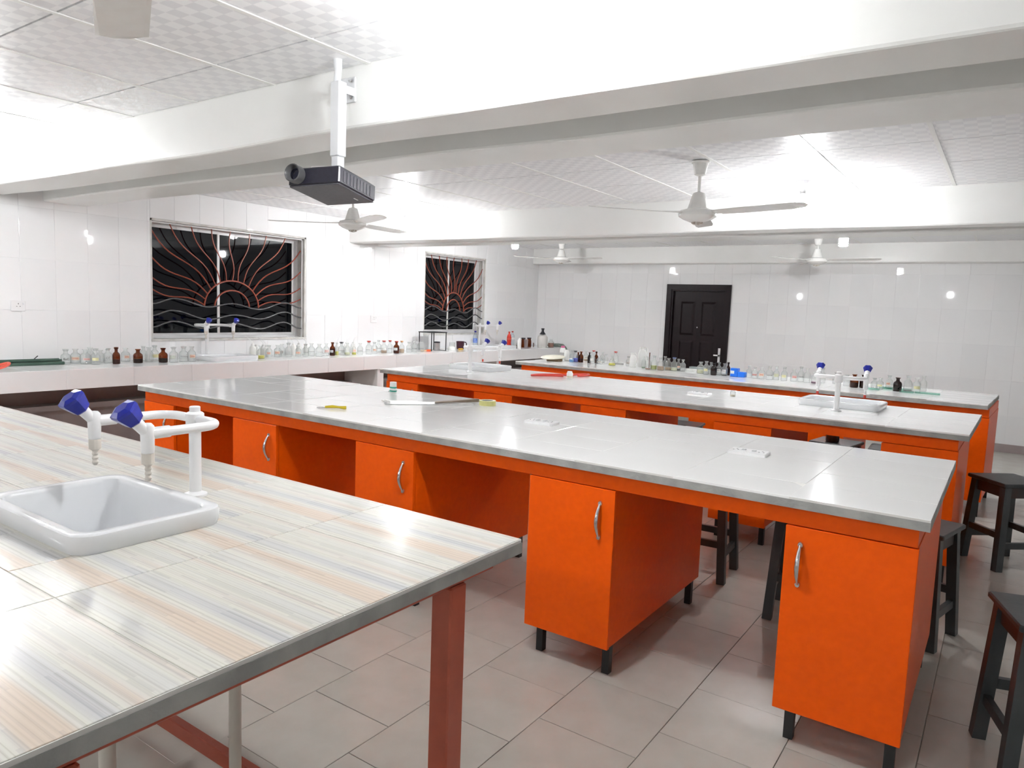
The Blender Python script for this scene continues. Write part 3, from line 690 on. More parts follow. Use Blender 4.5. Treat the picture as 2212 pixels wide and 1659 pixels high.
MP = Matrix.Translation((-2.256, 2.011, 1.968)) @ Matrix.Rotation(1.847, 4, 'Z') @ Matrix.Rotation(-0.038, 4, 'X') @ Matrix.Rotation(0.118, 4, 'Y')
pw, pd, ph = 0.286, 0.241, 0.076
def pbuild(mb, name, m, parent=pj, smooth=None):
    mb.v = [tuple(MP @ Vector(v)) for v in mb.v]; return mb.build(name, m, parent, smooth=smooth)
body = pbuild(MB().cbox(0, pw, 0, pd, 0.006, ph, 0.005), 'body', PROJM)
pbuild(MB().cbox(0.004, pw - 0.004, 0.004, pd - 0.004, 0.0, 0.006, 0.002), 'underside', PROJB, body)
for i in range(9): pbuild(MB().box(0.03 + i * 0.026, 0.042 + i * 0.026, -0.0015, 0.001, 0.016, ph - 0.014), 'vent_slot', PROJB, body)
lm = MB().lathe([(0.020, 0.0), (0.036, 0.0), (0.038, 0.01), (0.037, 0.042), (0.033, 0.044), (0.024, 0.030), (0.023, 0.012)], 26, M=Matrix.Translation((-0.038, pd - 0.045, 0.046)) @ Matrix.Rotation(R(90), 4, 'Y') @ Matrix.Scale(-1, 4, (0, 0, 1)) @ Matrix.Translation((0, 0, -0.042)))
lens = pbuild(lm, 'lens_barrel', LENSM, body, 40)
pbuild(MB().lathe([(0.001, 0.004), (0.016, 0.002), (0.024, 0.0)], 20, M=Matrix.Translation((-0.016, pd - 0.045, 0.046)) @ Matrix.Rotation(R(-90), 4, 'Y')), 'lens', LENSG, lens, 40)
pbuild(MB().lathe([(0.045, 0), (0.045, 0.012), (0.03, 0.016)], 24, 0.07, pd - 0.11, ph), 'mount_disc', CHROME, body, 40)
pbuild(MB().box(0.055, 0.15, 0.06, pd - 0.06, ph, ph + 0.004), 'mount_plate', PROJM, body)
pbuild(MB().box(0.20, 0.202 + 0.03, 0.05, 0.056, -0.0006, 0.0006), 'logo', WPLAST, body)

# ------------------------------------------------------------------ sockets
def socket(mk, label, group):
    s = thing('power_socket', label, 'socket', (0, 0, 0), 0, group)
    MB().loft([rrect(0.105, 0.088, 0.006, 0, 3), rrect(0.105, 0.088, 0.006, 0.007, 3), rrect(0.097, 0.080, 0.005, 0.010, 3)]).build('plate', WPLAST, s)
    for (x, y, w_, h_) in ((0, 0.018, 0.005, 0.009), (-0.012, -0.004, 0.008, 0.004), (0.012, -0.004, 0.008, 0.004)): MB().box(x - w_ / 2, x + w_ / 2, y - h_ / 2, y + h_ / 2, 0.0098, 0.0106).build('slot', INK, s)
    MB().box(0.030, 0.040, 0.008, 0.026, 0.010, 0.013).build('switch', WENAM, s)
    s.matrix_world = mk
    return s
MX = lambda y, z: Matrix.Translation((XL + 0.001, y, z)) @ AX['+x'].to_4x4()
socket(MX(2.566, 1.368), 'white wall socket at the left picture edge', 'wall sockets')
socket(MX(6.571, 1.298), 'white wall socket between the two windows', 'wall sockets')
def bench_socket(x, y, rz, label):
    s = thing('bench_socket', label, 'socket', (x, y, 0.90), rz, 'flat sockets on the bench tops')
    MB().loft([rrect(0.165, 0.10, 0.006, 0, 3), rrect(0.165, 0.10, 0.006, 0.011, 3), rrect(0.157, 0.092, 0.005, 0.014, 3)]).build('plate', WPLAST, s)
    for dx in (-0.022, 0.022): MB().box(dx - 0.008, dx + 0.008, -0.012, 0.012, 0.014, 0.018).build('switch', WENAM, s)
    for dx in (-0.055, 0.055):
        for (ax, ay) in ((0, 0.018), (-0.010, -0.008), (0.010, -0.008)): MB().box(dx + ax - 0.003, dx + ax + 0.003, ay - 0.003, ay + 0.003, 0.0138, 0.0145).build('slot', INK, s)
bench_socket(-2.00, 3.20, R(2), 'white socket flat on the second bench top near its middle')
bench_socket(-0.905, 3.185, R(3), 'white socket flat on the second bench top near its right end')
bench_socket(-1.92, 5.335, T3, 'white socket flat on the third bench top')

# ------------------------------------------------------------------ bottles
PROF = {
 'c': [(0.90, 0.0), (1.0, 0.03), (1.0, 0.52), (0.95, 0.60), (0.78, 0.68), (0.50, 0.74), (0.42, 0.78), (0.40, 0.90), (0.46, 0.93), (0.60, 0.97), (0.60, 1.0)],
 'q': [(0.92, 0.0), (1.0, 0.04), (1.0, 0.66), (0.94, 0.76), (0.74, 0.86), (0.66, 0.90), (0.66, 0.96), (0.74, 0.98), (0.74, 1.0)],
 'f': [(0.92, 0.0), (1.0, 0.06), (0.86, 0.30), (0.50, 0.62), (0.32, 0.72), (0.30, 0.94), (0.40, 0.98), (0.40, 1.0)],
 'w': [(0.92, 0.0), (1.0, 0.04), (1.0, 0.62), (0.90, 0.74), (0.62, 0.84), (0.46, 0.87), (0.50, 0.875), (0.50, 0.96), (0.30, 1.0)],
}
def squiggle(r, h, z, a0, span, rnd):
    P = []
    for i in range(22):
        a = a0 + span * (i / 21 - 0.5)
        P.append((r * math.cos(a), r * math.sin(a), z + h * (0.5 * math.sin(i * 2.1) * rnd.uniform(0.4, 1))))
    return MB().tube(P, 0.0011, 4)
def word_mesh(txt, size, r, z, a0, m):
    cu = bpy.data.curves.new('lettering', 'FONT'); cu.body = txt; cu.size = size; cu.align_x = 'CENTER'; cu.extrude = 0.0004
    ob = bpy.data.objects.new('lettering', cu); COL.objects.link(ob)
    dg = bpy.context.evaluated_depsgraph_get(); me = bpy.data.meshes.new_from_object(ob.evaluated_get(dg))
    bpy.data.objects.remove(ob); bpy.data.curves.remove(cu)
    for v in me.vertices:
        a = a0 + v.co.x / r; rr = r + v.co.z
        v.co = (rr * math.cos(a), rr * math.sin(a), z + v.co.y)
    me.materials.clear(); me.materials.append(m)
    return me
def bottle(x, y, z, r, h, kind, liq, lab, stop, label, group, rnd):
    cat = {'c': 'bottle', 'a': 'bottle', 'd': 'bottle', 'q': 'bottle', 'f': 'flask', 'w': 'wash bottle'}[kind]
    nm = {'c': 'reagent_bottle', 'a': 'reagent_bottle', 'd': 'reagent_bottle', 'q': 'reagent_bottle', 'f': 'conical_flask', 'w': 'wash_bottle'}[kind]
    t = thing(nm, label, cat, (x, y, z), 0, group)
    pk = kind if kind in PROF else 'c'
    gm = {'a': GAMBER, 'd': GDARK, 'w': PE}.get(kind, GCLEAR)
    prof = [(a * r, b * h) for a, b in PROF[pk]]
    MB().lathe(prof, 18, cap=False).lathe([(0.001, 0.0005), (prof[0][0], 0.0005)], 18, cap=False).build('body', gm, t, smooth=50)
    if liq:
        cn, fl = liq.split(':'); fl = float(fl) * 0.62 * h
        lp = [(0.001, 0.003), (0.86 * r, 0.003), (0.95 * r, 0.03 * h + 0.002)]
        if kind == 'f': lp += [(0.93 * r * (1 - 0.45 * fl / h), fl), (0.001, fl)]
        else: lp += [(0.955 * r, min(fl, 0.54 * h)), (0.001, min(fl, 0.54 * h))]
        MB().lathe(lp, 16, cap=False).build('liquid', pal(cn), t, smooth=40)
    a0 = math.atan2(-y, -x)
    if lab in ('BaC', 'CC', 'WATER'):
        link('lettering', word_mesh(lab, 0.026 if lab != 'WATER' else 0.016, r * 1.015, 0.30 * h, a0 + 0.1, INK), t)
    elif lab == 'text':
        squiggle(r * 1.02, 0.012, 0.36 * h, a0 + rnd.uniform(-.3, .3), rnd.uniform(1.2, 1.9), rnd).build('handwriting', INK, t)
    elif lab:
        n = 10; sp = rnd.uniform(1.1, 1.8); zz0, zz1 = 0.26 * h, 0.26 * h + rnd.uniform(0.16, 0.24) * h
        b = MB(); a1 = a0 + rnd.uniform(-0.35, 0.35)
        ring = lambda rr, zz: [(rr * math.cos(a1 + sp * (i / n - 0.5)), rr * math.sin(a1 + sp * (i / n - 0.5)), zz) for i in range(n + 1)]
        b.v = ring(r * 1.015, zz0) + ring(r * 1.015, zz1) + ring(r * 1.003, zz0) + ring(r * 1.003, zz1); k = n + 1
        for i in range(n): b.f += [(i, i + 1, k + i + 1, k + i), (2 * k + i + 1, 2 * k + i, 3 * k + i, 3 * k + i + 1), (k + i, k + i + 1, 3 * k + i + 1, 3 * k + i), (i + 1, i, 2 * k + i, 2 * k + i + 1)]
        b.build('paper_label', lab_mat(lab), t, smooth=60)
        if lab in ('orange', 'pink', 'red', 'white', 'cream'):
            squiggle(r * 1.03, 0.008, (zz0 + zz1) / 2, a1, sp * 0.7, rnd).build('handwriting', pal('red') if lab in ('pink', 'orange', 'red') else INK, t)
    if kind in 'cad' and stop in (None,) and rnd.random() < 0.62:
        MB().lathe([(0.36 * r, 0.90 * h), (0.42 * r, h), (0.40 * r, 1.005 * h), (0.62 * r, 1.02 * h), (0.62 * r, 1.05 * h), (0.2 * r, 1.06 * h)], 14).build('stopper', gm, t, smooth=40)
    elif stop and stop not in 'LR':
        MB().lathe([(0.36 * r, 0.92 * h), (0.42 * r, h), (0.62 * r, 1.005 * h), (0.66 * r, 1.05 * h), (0.3 * r, 1.06 * h)], 14).build('stopper', pal(stop), t, smooth=40)
    if kind == 'w' and stop:
        s = -1 if stop == 'L' else 1
        P = [(0, 0, h * 0.98)] + [(0.02 * u * u * 3.2 * -0.5, s * 0.075 * u ** 1.7, h * 0.98 + 0.085 * u) for u in (0.2, 0.4, 0.6, 0.8, 1.0)]
        MB().tube(P, [0.0035, 0.0034, 0.0032, 0.003, 0.0026, 0.002], 6).build('nozzle', WPLAST, t, smooth=60)
    return t
KN = {'c': 'clear glass bottle', 'a': 'brown glass bottle', 'd': 'dark brown glass bottle', 'q': 'squat clear glass jar', 'f': 'conical flask', 'w': 'white wash bottle'}
RN = {'A': ('at counter left end', CZ, 'bottles left of the counter sink'), 'B': ('right of the counter sink', CZ, 'bottles below the larger window'), 'C': ('between the windows', CZ, 'bottles between the windows'),
      'E': ('at far bench left end', 0.90, 'bottles at the left of the far bench'), 'F': ('before the door', 0.90, 'bottles before the door'), 'G': ('right of blue container', 0.90, 'faint bottles on the far bench'), 'H': ('at far bench right end', 0.90, 'bottles at the right of the far bench')}
ROWS = [
('A',[
(-6.579,2.866,0.0389,0.128,'c',None,'BaC',None,'with handwriting'),
(-6.602,2.954,0.0394,0.133,'c',None,'orange',None,'with orange writing'),
(-6.529,3.003,0.0422,0.133,'c',None,'pink',None,'with pink writing'),
(-6.620,3.084,0.0375,0.141,'c',None,None,None,''),
(-6.453,3.049,0.0368,0.138,'c',None,'yellow',None,'with yellow label'),
(-6.620,3.169,0.0379,0.117,'c',None,None,None,''),
(-6.542,3.196,0.0377,0.131,'c',None,'CC',None,'with handwriting'),
(-6.423,3.209,0.0307,0.147,'a','brown:.45',None,None,''),
(-6.597,3.378,0.0388,0.131,'c',None,'orange',None,'with orange label'),
(-6.428,3.403,0.0397,0.130,'a','dark:.5',None,None,''),
(-6.590,3.539,0.0339,0.140,'c',None,None,None,''),
(-6.506,3.546,0.0365,0.142,'c',None,None,None,''),
(-6.536,3.616,0.0366,0.148,'c',None,'yellow',None,'with yellow label'),
(-6.377,3.608,0.0392,0.134,'a','dark:.5',None,None,''),
(-6.348,3.691,0.0395,0.143,'c',None,'green',None,'with green label'),
(-6.368,3.802,0.0401,0.145,'c',None,'text',None,'with handwriting'),
(-6.366,3.882,0.0376,0.149,'c',None,'orange',None,'with orange label'),
]),
('B',[
(-6.514,4.657,0.0332,0.154,'w',None,None,'L',''),
(-6.620,4.776,0.0311,0.134,'w',None,None,None,''),
(-6.359,4.644,0.0383,0.141,'c','yellow:.4',None,None,'holding yellow liquid'),
(-6.620,4.865,0.0314,0.135,'w',None,None,'L',''),
(-6.556,4.856,0.0315,0.130,'w',None,None,'L',''),
(-6.486,4.838,0.0367,0.128,'c',None,'orange',None,'with orange label'),
(-6.462,4.932,0.0426,0.135,'c',None,'orange',None,'with orange label'),
(-6.506,5.018,0.0345,0.142,'c',None,'brown',None,'with brown label'),
(-6.412,5.034,0.0372,0.153,'c',None,None,None,''),
(-6.620,5.261,0.0327,0.141,'w',None,None,'L',''),
(-6.430,5.176,0.0349,0.126,'c',None,'orange',None,'with orange label'),
(-6.620,5.340,0.0330,0.142,'w',None,None,'L',''),
(-6.570,5.405,0.0332,0.143,'w',None,None,'L',''),
(-6.395,5.248,0.0351,0.139,'c',None,'text',None,'with handwriting'),
(-6.397,5.332,0.0381,0.151,'c',None,'text',None,'with handwriting'),
(-6.329,5.383,0.0413,0.146,'c',None,'text',None,'with handwriting'),
(-6.390,5.537,0.0331,0.146,'c',None,'pink',None,'with pink label'),
(-6.360,5.602,0.0317,0.153,'a','brown:.95','white',None,'with white label'),
]),
('C',[
(-6.371,5.676,0.0213,0.154,'c','yellow:.5',None,None,'holding yellow liquid'),
(-6.620,5.908,0.0317,0.137,'w',None,None,'R',''),
(-6.380,5.756,0.0369,0.152,'c',None,'text','black','with black stopper'),
(-6.620,6.051,0.0321,0.139,'w',None,None,'R',''),
(-6.366,5.832,0.0309,0.146,'c','pale:.35',None,None,'holding pale yellow liquid'),
(-6.620,6.165,0.0325,0.141,'w',None,None,'R',''),
(-6.350,5.923,0.0249,0.138,'c','yellow:.35','orange',None,'holding yellow liquid'),
(-6.319,5.989,0.0344,0.145,'c',None,'text',None,'with handwriting'),
(-6.341,6.151,0.0382,0.161,'c',None,'text','red','with red stopper'),
(-6.380,6.284,0.0355,0.143,'c',None,'orange',None,'with orange label'),
(-6.536,6.508,0.0333,0.155,'c',None,'text',None,'with handwriting'),
(-6.399,6.466,0.0378,0.156,'c','tan:.4','white','red','holding tan liquid'),
(-6.402,6.575,0.0332,0.158,'c',None,'text','red','with red stopper'),
(-6.318,6.602,0.0365,0.152,'a','amber:.95','white','red','with red stopper'),
(-6.338,6.719,0.0335,0.152,'c','peach:.55',None,'orange','with orange stopper'),
(-6.370,6.889,0.0375,0.134,'c',None,'text',None,'with handwriting'),
(-6.353,6.974,0.0377,0.148,'c',None,'text',None,'with handwriting'),
(-6.376,7.126,0.0453,0.136,'q',None,'text',None,'with handwriting'),
]),
('E',[
(-4.190,7.302,0.0267,0.138,'c','sky:.4',None,None,'holding light blue liquid'),
(-4.186,7.381,0.0357,0.132,'c','blue:.6',None,'black','holding deep blue liquid'),
(-4.190,7.458,0.0241,0.118,'a','brown:.9',None,None,''),
(-4.128,7.416,0.0284,0.132,'a','brown:.6',None,None,''),
(-4.204,7.674,0.0292,0.127,'c','tan:.3','cream',None,'with cream label'),
(-4.010,7.404,0.0207,0.131,'d',None,None,None,''),
(-3.948,7.367,0.0323,0.133,'c',None,'grey',None,'with grey label'),
(-4.108,7.689,0.0306,0.133,'c',None,None,'red','with red stopper'),
(-3.964,7.486,0.0238,0.135,'a','brown:.5',None,None,''),
(-3.880,7.417,0.0382,0.076,'q',None,'cream',None,'with cream label'),
(-3.963,7.641,0.0302,0.131,'c',None,None,None,''),
(-3.859,7.527,0.0267,0.110,'c',None,None,None,''),
(-3.683,7.341,0.0403,0.122,'f','yellow:.35',None,None,'holding yellow liquid'),
(-3.833,7.725,0.0332,0.137,'c',None,None,'red','with red stopper'),
(-3.519,7.423,0.0287,0.112,'c',None,'brown',None,'with brown label'),
(-3.284,7.310,0.0223,0.138,'c','green:.2',None,None,'holding greenish liquid'),
]),
('F',[
(-3.196,7.232,0.0302,0.144,'c','amber:.12',None,None,'with amber dregs'),
(-3.141,7.264,0.0330,0.150,'c','olive:.5',None,None,'holding olive liquid'),
(-3.052,7.234,0.0354,0.137,'c','tan:.55',None,None,'holding tan liquid'),
(-3.081,7.422,0.0278,0.143,'c',None,None,None,''),
(-3.013,7.355,0.0357,0.136,'c','peach:.35',None,None,'holding peach liquid'),
(-2.932,7.316,0.0326,0.143,'c','pale:.4',None,'navy','with blue stopper'),
(-2.917,7.397,0.0260,0.127,'c','dark:.25','orange',None,'with orange label'),
(-2.859,7.377,0.0299,0.126,'c',None,None,None,''),
(-2.621,7.267,0.0370,0.123,'c','pale:.5',None,None,'holding pale yellow liquid'),
(-2.537,7.195,0.0313,0.145,'c',None,'yellow',None,'with yellow label'),
(-2.526,7.312,0.0290,0.128,'c',None,None,None,''),
(-2.451,7.178,0.0310,0.136,'d',None,None,None,''),
(-2.427,7.264,0.0260,0.132,'c',None,'white',None,'with white label'),
(-2.367,7.257,0.0311,0.131,'c','dark:.15','white',None,'with white label'),
(-2.348,7.315,0.0208,0.134,'d',None,None,None,''),
]),
('G',[
(-2.123,7.276,0.0280,0.121,'c',None,None,None,''),
(-2.056,7.240,0.0303,0.112,'c',None,'red',None,'with red writing'),
(-1.986,7.227,0.0352,0.122,'c',None,'orange',None,'with orange writing'),
(-1.903,7.201,0.0347,0.136,'c',None,'WATER',None,'with handwriting'),
(-1.848,7.238,0.0298,0.133,'c',None,'olive',None,'with olive label'),
(-1.770,7.225,0.0308,0.135,'c',None,'yellow',None,'with yellow label'),
(-1.688,7.259,0.0319,0.129,'c',None,'red',None,'with red writing'),
(-1.625,7.268,0.0294,0.149,'c',None,'text',None,'with handwriting'),
(-1.561,7.239,0.0315,0.145,'c',None,None,None,''),
(-1.487,7.225,0.0337,0.117,'c','purple:.25',None,None,'holding purple liquid'),
(-1.443,7.327,0.0291,0.150,'c',None,None,None,''),
]),
('H',[
(-1.335,7.407,0.0315,0.114,'c',None,None,None,''),
(-1.213,7.251,0.0306,0.105,'c',None,None,None,''),
(-1.136,7.164,0.0363,0.124,'a','brown:.6',None,None,''),
(-1.064,7.187,0.0324,0.124,'d',None,None,None,''),
(-0.982,7.261,0.0300,0.093,'c',None,None,None,''),
(-0.929,7.212,0.0299,0.103,'c',None,'yellow',None,'with yellow label'),
(-0.879,7.400,0.0303,0.120,'c',None,'orange',None,'with orange writing'),
(-0.781,7.136,0.0351,0.127,'d',None,None,None,''),
(-0.713,7.261,0.0342,0.139,'c','dark:.1',None,None,'with dark dregs'),
(-0.636,7.158,0.0335,0.138,'c',None,'yellow',None,'with yellow label'),
(-0.601,7.339,0.0293,0.146,'c',None,None,None,''),
]),
]
rnd = random.Random(21)
for key, items in ROWS:
    where, z, grp = RN[key]
    for i, (x, y, r, h, kind, liq, lab, stop, desc) in enumerate(items):
        bottle(x, y, z + 0.0005, r, h * 0.95, kind, liq, lab, stop, '%s %s, %s from left %s' % (KN[kind], desc, ORD[i], where) if desc else '%s, %s from left %s' % (KN[kind], ORD[i], where), grp, rnd)

# ------------------------------------------------------------------ other things on the wall counter
def lathe_thing(name, parts, label, cat, loc, group=None):
    t = thing(name, label, cat, loc, 0, group)
    for (pn, prof, m) in parts: MB().lathe(prof, 20, cap=False).build(pn, m, t, smooth=45)
    return t
# iron stand
st = thing('iron_stand', 'black iron stand on legs before the smaller window', 'stand', (-6.50, 7.50, CZ))
MB().box(-0.12, 0.12, -0.16, 0.16, 0.245, 0.257).build('top_plate', BLACKM, st)
for (a, b) in ((-0.11, -0.15), (0.11, -0.15), (-0.11, 0.15), (0.11, 0.15)): MB().tube([(a, b, 0.0), (a, b, 0.246)], 0.007, 8).build('leg', BLACKM, st)
MB().box(-0.115, 0.115, -0.158, -0.142, 0.0, 0.006).box(-0.115, 0.115, 0.142, 0.158, 0.0, 0.006).build('foot_bar', BLACKM, st)
lathe_thing('steel_beaker', [('cup', [(0.001, 0.001), (0.040, 0.001), (0.041, 0.118), (0.037, 0.118), (0.036, 0.006), (0.001, 0.006)], STEEL), ('rim_band', [(0.042, 0.105), (0.044, 0.108), (0.044, 0.122), (0.038, 0.123)], BLACKP)], 'steel beaker with black rim under the black iron stand', 'beaker', (-6.47, 7.555, CZ))
lathe_thing('glass_beaker', [('cup', [(0.001, 0.001), (0.042, 0.001), (0.042, 0.095), (0.047, 0.10)], GCLEAR)], 'clear glass beaker right of the black iron stand', 'beaker', (-6.57, 8.005, CZ))
lathe_thing('white_bowl', [('shell', [(0.058, 0.0), (0.056, 0.020), (0.046, 0.042), (0.028, 0.056), (0.001, 0.060)], PE)], 'upturned white bowl right of the black iron stand', 'bowl', (-6.46, 7.86, CZ))
mg = lathe_thing('plastic_mug', [('cup', [(0.001, 0.001), (0.053, 0.001), (0.060, 0.112), (0.056, 0.112), (0.050, 0.006), (0.001, 0.006)], pal('maroon'))], 'maroon plastic mug on the wall counter', 'mug', (-6.56, 8.179, CZ))
MB().tube([(0.02, 0.054, 0.098), (0.03, 0.085, 0.098), (0.035, 0.100, 0.075), (0.033, 0.095, 0.040), (0.02, 0.050, 0.020)], 0.008, 8).build('handle', pal('maroon'), mg, smooth=50)
MB().cbox(-0.02, 0.02, -0.040, 0.040, 0.0, 0.022, 0.005).build('sponge', mat('sponge', (0.75, 0.45, 0.06), 0.9, c2=(0.68, 0.40, 0.05), scale=120, bump=0.3), None, (-6.42, 8.016, CZ), (0, 0, R(8)))
tag(bpy.data.objects['sponge'], 'yellow sponge in front of the maroon mug', 'sponge')
og = thing('orange_cap_tube', 'orange capped tube lying beside the black iron stand', 'tube', (-6.40, 7.22, CZ), R(-35))
MB().tube([(0, -0.05, 0.012), (0, 0.03, 0.012)], 0.012, 12).build('tube_body', pal('peach'), og, smooth=50); MB().tube([(0, 0.03, 0.014), (0, 0.085, 0.014)], 0.014, 12).build('cap', pal('orange') if False else mat('orange_red', (0.75, 0.10, 0.02), 0.4, c2=(0.68, 0.09, 0.02)), og, smooth=50)
lathe_thing('water_bottle', [('bottle', [(0.001, 0.001), (0.030, 0.001), (0.034, 0.01), (0.034, 0.17), (0.028, 0.20), (0.013, 0.232), (0.013, 0.245)], GPET), ('wrapper', [(0.0348, 0.085), (0.0348, 0.150)], pal('navy') if False else mat('label_blue', (0.02, 0.10, 0.50), 0.4, c2=(0.3, 0.4, 0.7), scale=60)), ('cap', [(0.016, 0.240), (0.016, 0.262), (0.001, 0.263)], BLUEK)], 'clear water bottle with blue cap and wrapper before the smaller window', 'bottle', (-6.56, 8.53, CZ))
def cola(x, y, full, label):
    P = [(0.001, 0.001), (0.030, 0.001), (0.035, 0.01), (0.035, 0.05), (0.030, 0.085), (0.035, 0.12), (0.035, 0.165), (0.026, 0.20), (0.013, 0.225), (0.012, 0.24)]
    t = lathe_thing('soda_bottle', [('bottle', P, mat('red_syrup', (0.62, 0.03, 0.015), 0.15, c2=(0.56, 0.03, 0.015)) if full else GPET), ('cap', [(0.016, 0.236), (0.016, 0.254), (0.001, 0.255)], REDTIP)], label, 'bottle', (x, y, CZ))
    MB().lathe([(0.0357, 0.125), (0.0357, 0.155)], 20, cap=False).build('wrapper', pal('red') if full else pal('white'), t)
cola(-6.42, 9.213, True, 'red soda bottle with red cap on the wall counter')
cola(-6.52, 9.446, False, 'clear soda bottle with red cap behind the red soda bottle')
lathe_thing('specimen_jar', [('jar', [(0.001, 0.001), (0.040, 0.001), (0.043, 0.01), (0.043, 0.072), (0.034, 0.082)], GCLEAR), ('specimen', [(0.001, 0.004), (0.040, 0.004), (0.040, 0.055), (0.001, 0.056)], mat('murky_green', (0.13, 0.13, 0.06), 0.5, c2=(0.2, 0.12, 0.06), scale=40))], 'squat jar of murky green matter beside the red soda bottle', 'jar', (-6.27, 9.26, CZ))
lathe_thing('squeeze_bottle', [('bottle', [(0.001, 0.001), (0.030, 0.001), (0.031, 0.12), (0.024, 0.14), (0.013, 0.15), (0.012, 0.165), (0.001, 0.166)], PE)], 'tall white plastic bottle in front of the brown bottles at the counter end', 'bottle', (-6.20, 9.178, CZ))
def wide(x, y, c, label, m): lathe_thing('wide_mouth_jar', [('jar', [(0.001, 0.001), (0.034, 0.001), (0.036, 0.01), (0.036, 0.105), (0.030, 0.120), (0.031, 0.15)], m), ('lid', [(0.034, 0.138), (0.034, 0.156), (0.001, 0.157)], c)], label, 'jar', (x, y, CZ))
wide(-6.38, 9.556, BLACKP, 'brown jar with black lid left of the steel beaker', GAMBER)
wide(-6.38, 9.724, BLACKP, 'brown jar right of the steel beaker at the counter end', GAMBER)
lathe_thing('steel_cup', [('cup', [(0.001, 0.001), (0.026, 0.001), (0.032, 0.14), (0.029, 0.14), (0.023, 0.006), (0.001, 0.006)], STEEL)], 'steel cup standing between the two brown jars', 'cup', (-6.22, 9.395, CZ))
lathe_thing('test_tube', [('tube', [(0.001, 0.001), (0.007, 0.001), (0.0075, 0.07), (0.001, 0.071)], pal('brown'))], 'small upright brown tube left of the white canister', 'tube', (-6.38, 9.86, CZ))
jc = lathe_thing('canister', [('shell', [(0.001, 0.001), (0.078, 0.001), (0.084, 0.012), (0.084, 0.17), (0.07, 0.195), (0.03, 0.205), (0.025, 0.215)], mat('cloudy_plastic', (0.70, 0.69, 0.66), 0.4, c2=(0.64, 0.63, 0.60), scale=8))], 'large cloudy plastic canister in the counter corner', 'canister', (-6.22, 9.87, CZ))
lathe_thing('funnel', [('cone', [(0.052, 0.0), (0.046, 0.012), (0.026, 0.038), (0.020, 0.05), (0.020, 0.075), (0.026, 0.078), (0.026, 0.098), (0.001, 0.10)], BLACKP)], 'black funnel upturned on the cloudy canister', 'funnel', (-6.22, 9.87, CZ + 0.215))
lathe_thing('reagent_jar', [('jar', [(0.001, 0.001), (0.046, 0.001), (0.05, 0.01), (0.05, 0.085), (0.035, 0.105), (0.022, 0.115), (0.022, 0.14)], GCLEAR), ('liquid', [(0.001, 0.004), (0.047, 0.004), (0.0475, 0.075), (0.001, 0.075)], mat('rust_liquid', (0.30, 0.075, 0.02), 0.2, c2=(0.26, 0.07, 0.02)))], 'clear jar of rust-brown liquid right of the cloudy canister', 'jar', (-6.19, 10.09, CZ))
P = [(-6.30, 10.17, CZ + 0.03), (-6.24, 10.26, CZ + 0.034), (-6.17, 10.30, CZ + 0.034), (-6.09, 10.30, CZ + 0.03), (-6.03, 10.28, CZ - 0.01), (-5.99, 10.27, CZ - 0.07), (-5.98, 10.26, CZ - 0.12)]
tag(MB().tube(P, [0.02, 0.028, 0.031, 0.031, 0.03, 0.028, 0.022], 12).build('wrapped_hose', mat('hose_green', (0.13, 0.16, 0.14), 0.7, c2=(0.20, 0.24, 0.21), scale=30), smooth=60), 'grey-green wrapped hose drooping off the counter end', 'hose')
lathe_thing('sieve_bowl', [('bowl', [(0.02, 0.001), (0.05, 0.03), (0.058, 0.058), (0.055, 0.058), (0.046, 0.03), (0.001, 0.006)], PE)], 'small white bowl behind the far counter sink', 'bowl', (-6.60, 9.30, CZ))
gr = thing('green_tubes', 'bundle of dark green tubes lying at the left end of the wall counter', 'tubes', (0, 0, 0))
for (dx, dz, y1) in ((-6.60, 0.030, 2.84), (-6.53, 0.016, 2.83), (-6.55, 0.042, 2.80)): MB().tube([(dx, 1.9, CZ + dz), (dx + 0.004, 2.4, CZ + dz + 0.002), (dx, y1, CZ + dz)], 0.0145, 10).build('tube', mat('tube_green', (0.035, 0.075, 0.055), 0.35, c2=(0.05, 0.10, 0.07)), gr, smooth=60)
MB().tube([(-6.555, 2.615, CZ + 0.055), (-6.545, 2.64, CZ + 0.082)], 0.004, 6).build('tie', BLACKP, gr)
P = [(-6.33 + 0.085 * math.cos(a), 2.19 + 0.16 * math.sin(a), CZ + 0.014 + 0.035 * (1 - math.cos(a * 2)) / 2) for a in [2 * PI * i / 26 for i in range(27)]]
tag(MB().tube(P, 0.011, 8).build('hose_loop', mat('red_hose', (0.72, 0.10, 0.06), 0.4, c2=(0.66, 0.09, 0.05)), smooth=60), 'loop of red hose on the counter at the left picture edge', 'hose')
dm = lathe_thing('storage_drum', [('drum', [(0.001, 0.002), (0.125, 0.002), (0.14, 0.03), (0.14, 0.48), (0.12, 0.53), (0.001, 0.54)], mat('navy_plastic', (0.010, 0.014, 0.10), 0.4, c2=(0.014, 0.018, 0.12))), ('lid', [(0.128, 0.53), (0.128, 0.56), (0.001, 0.565)], BLACKP)], 'navy plastic drum stored under the wall counter', 'drum', (-6.26, 9.03, 0.0))

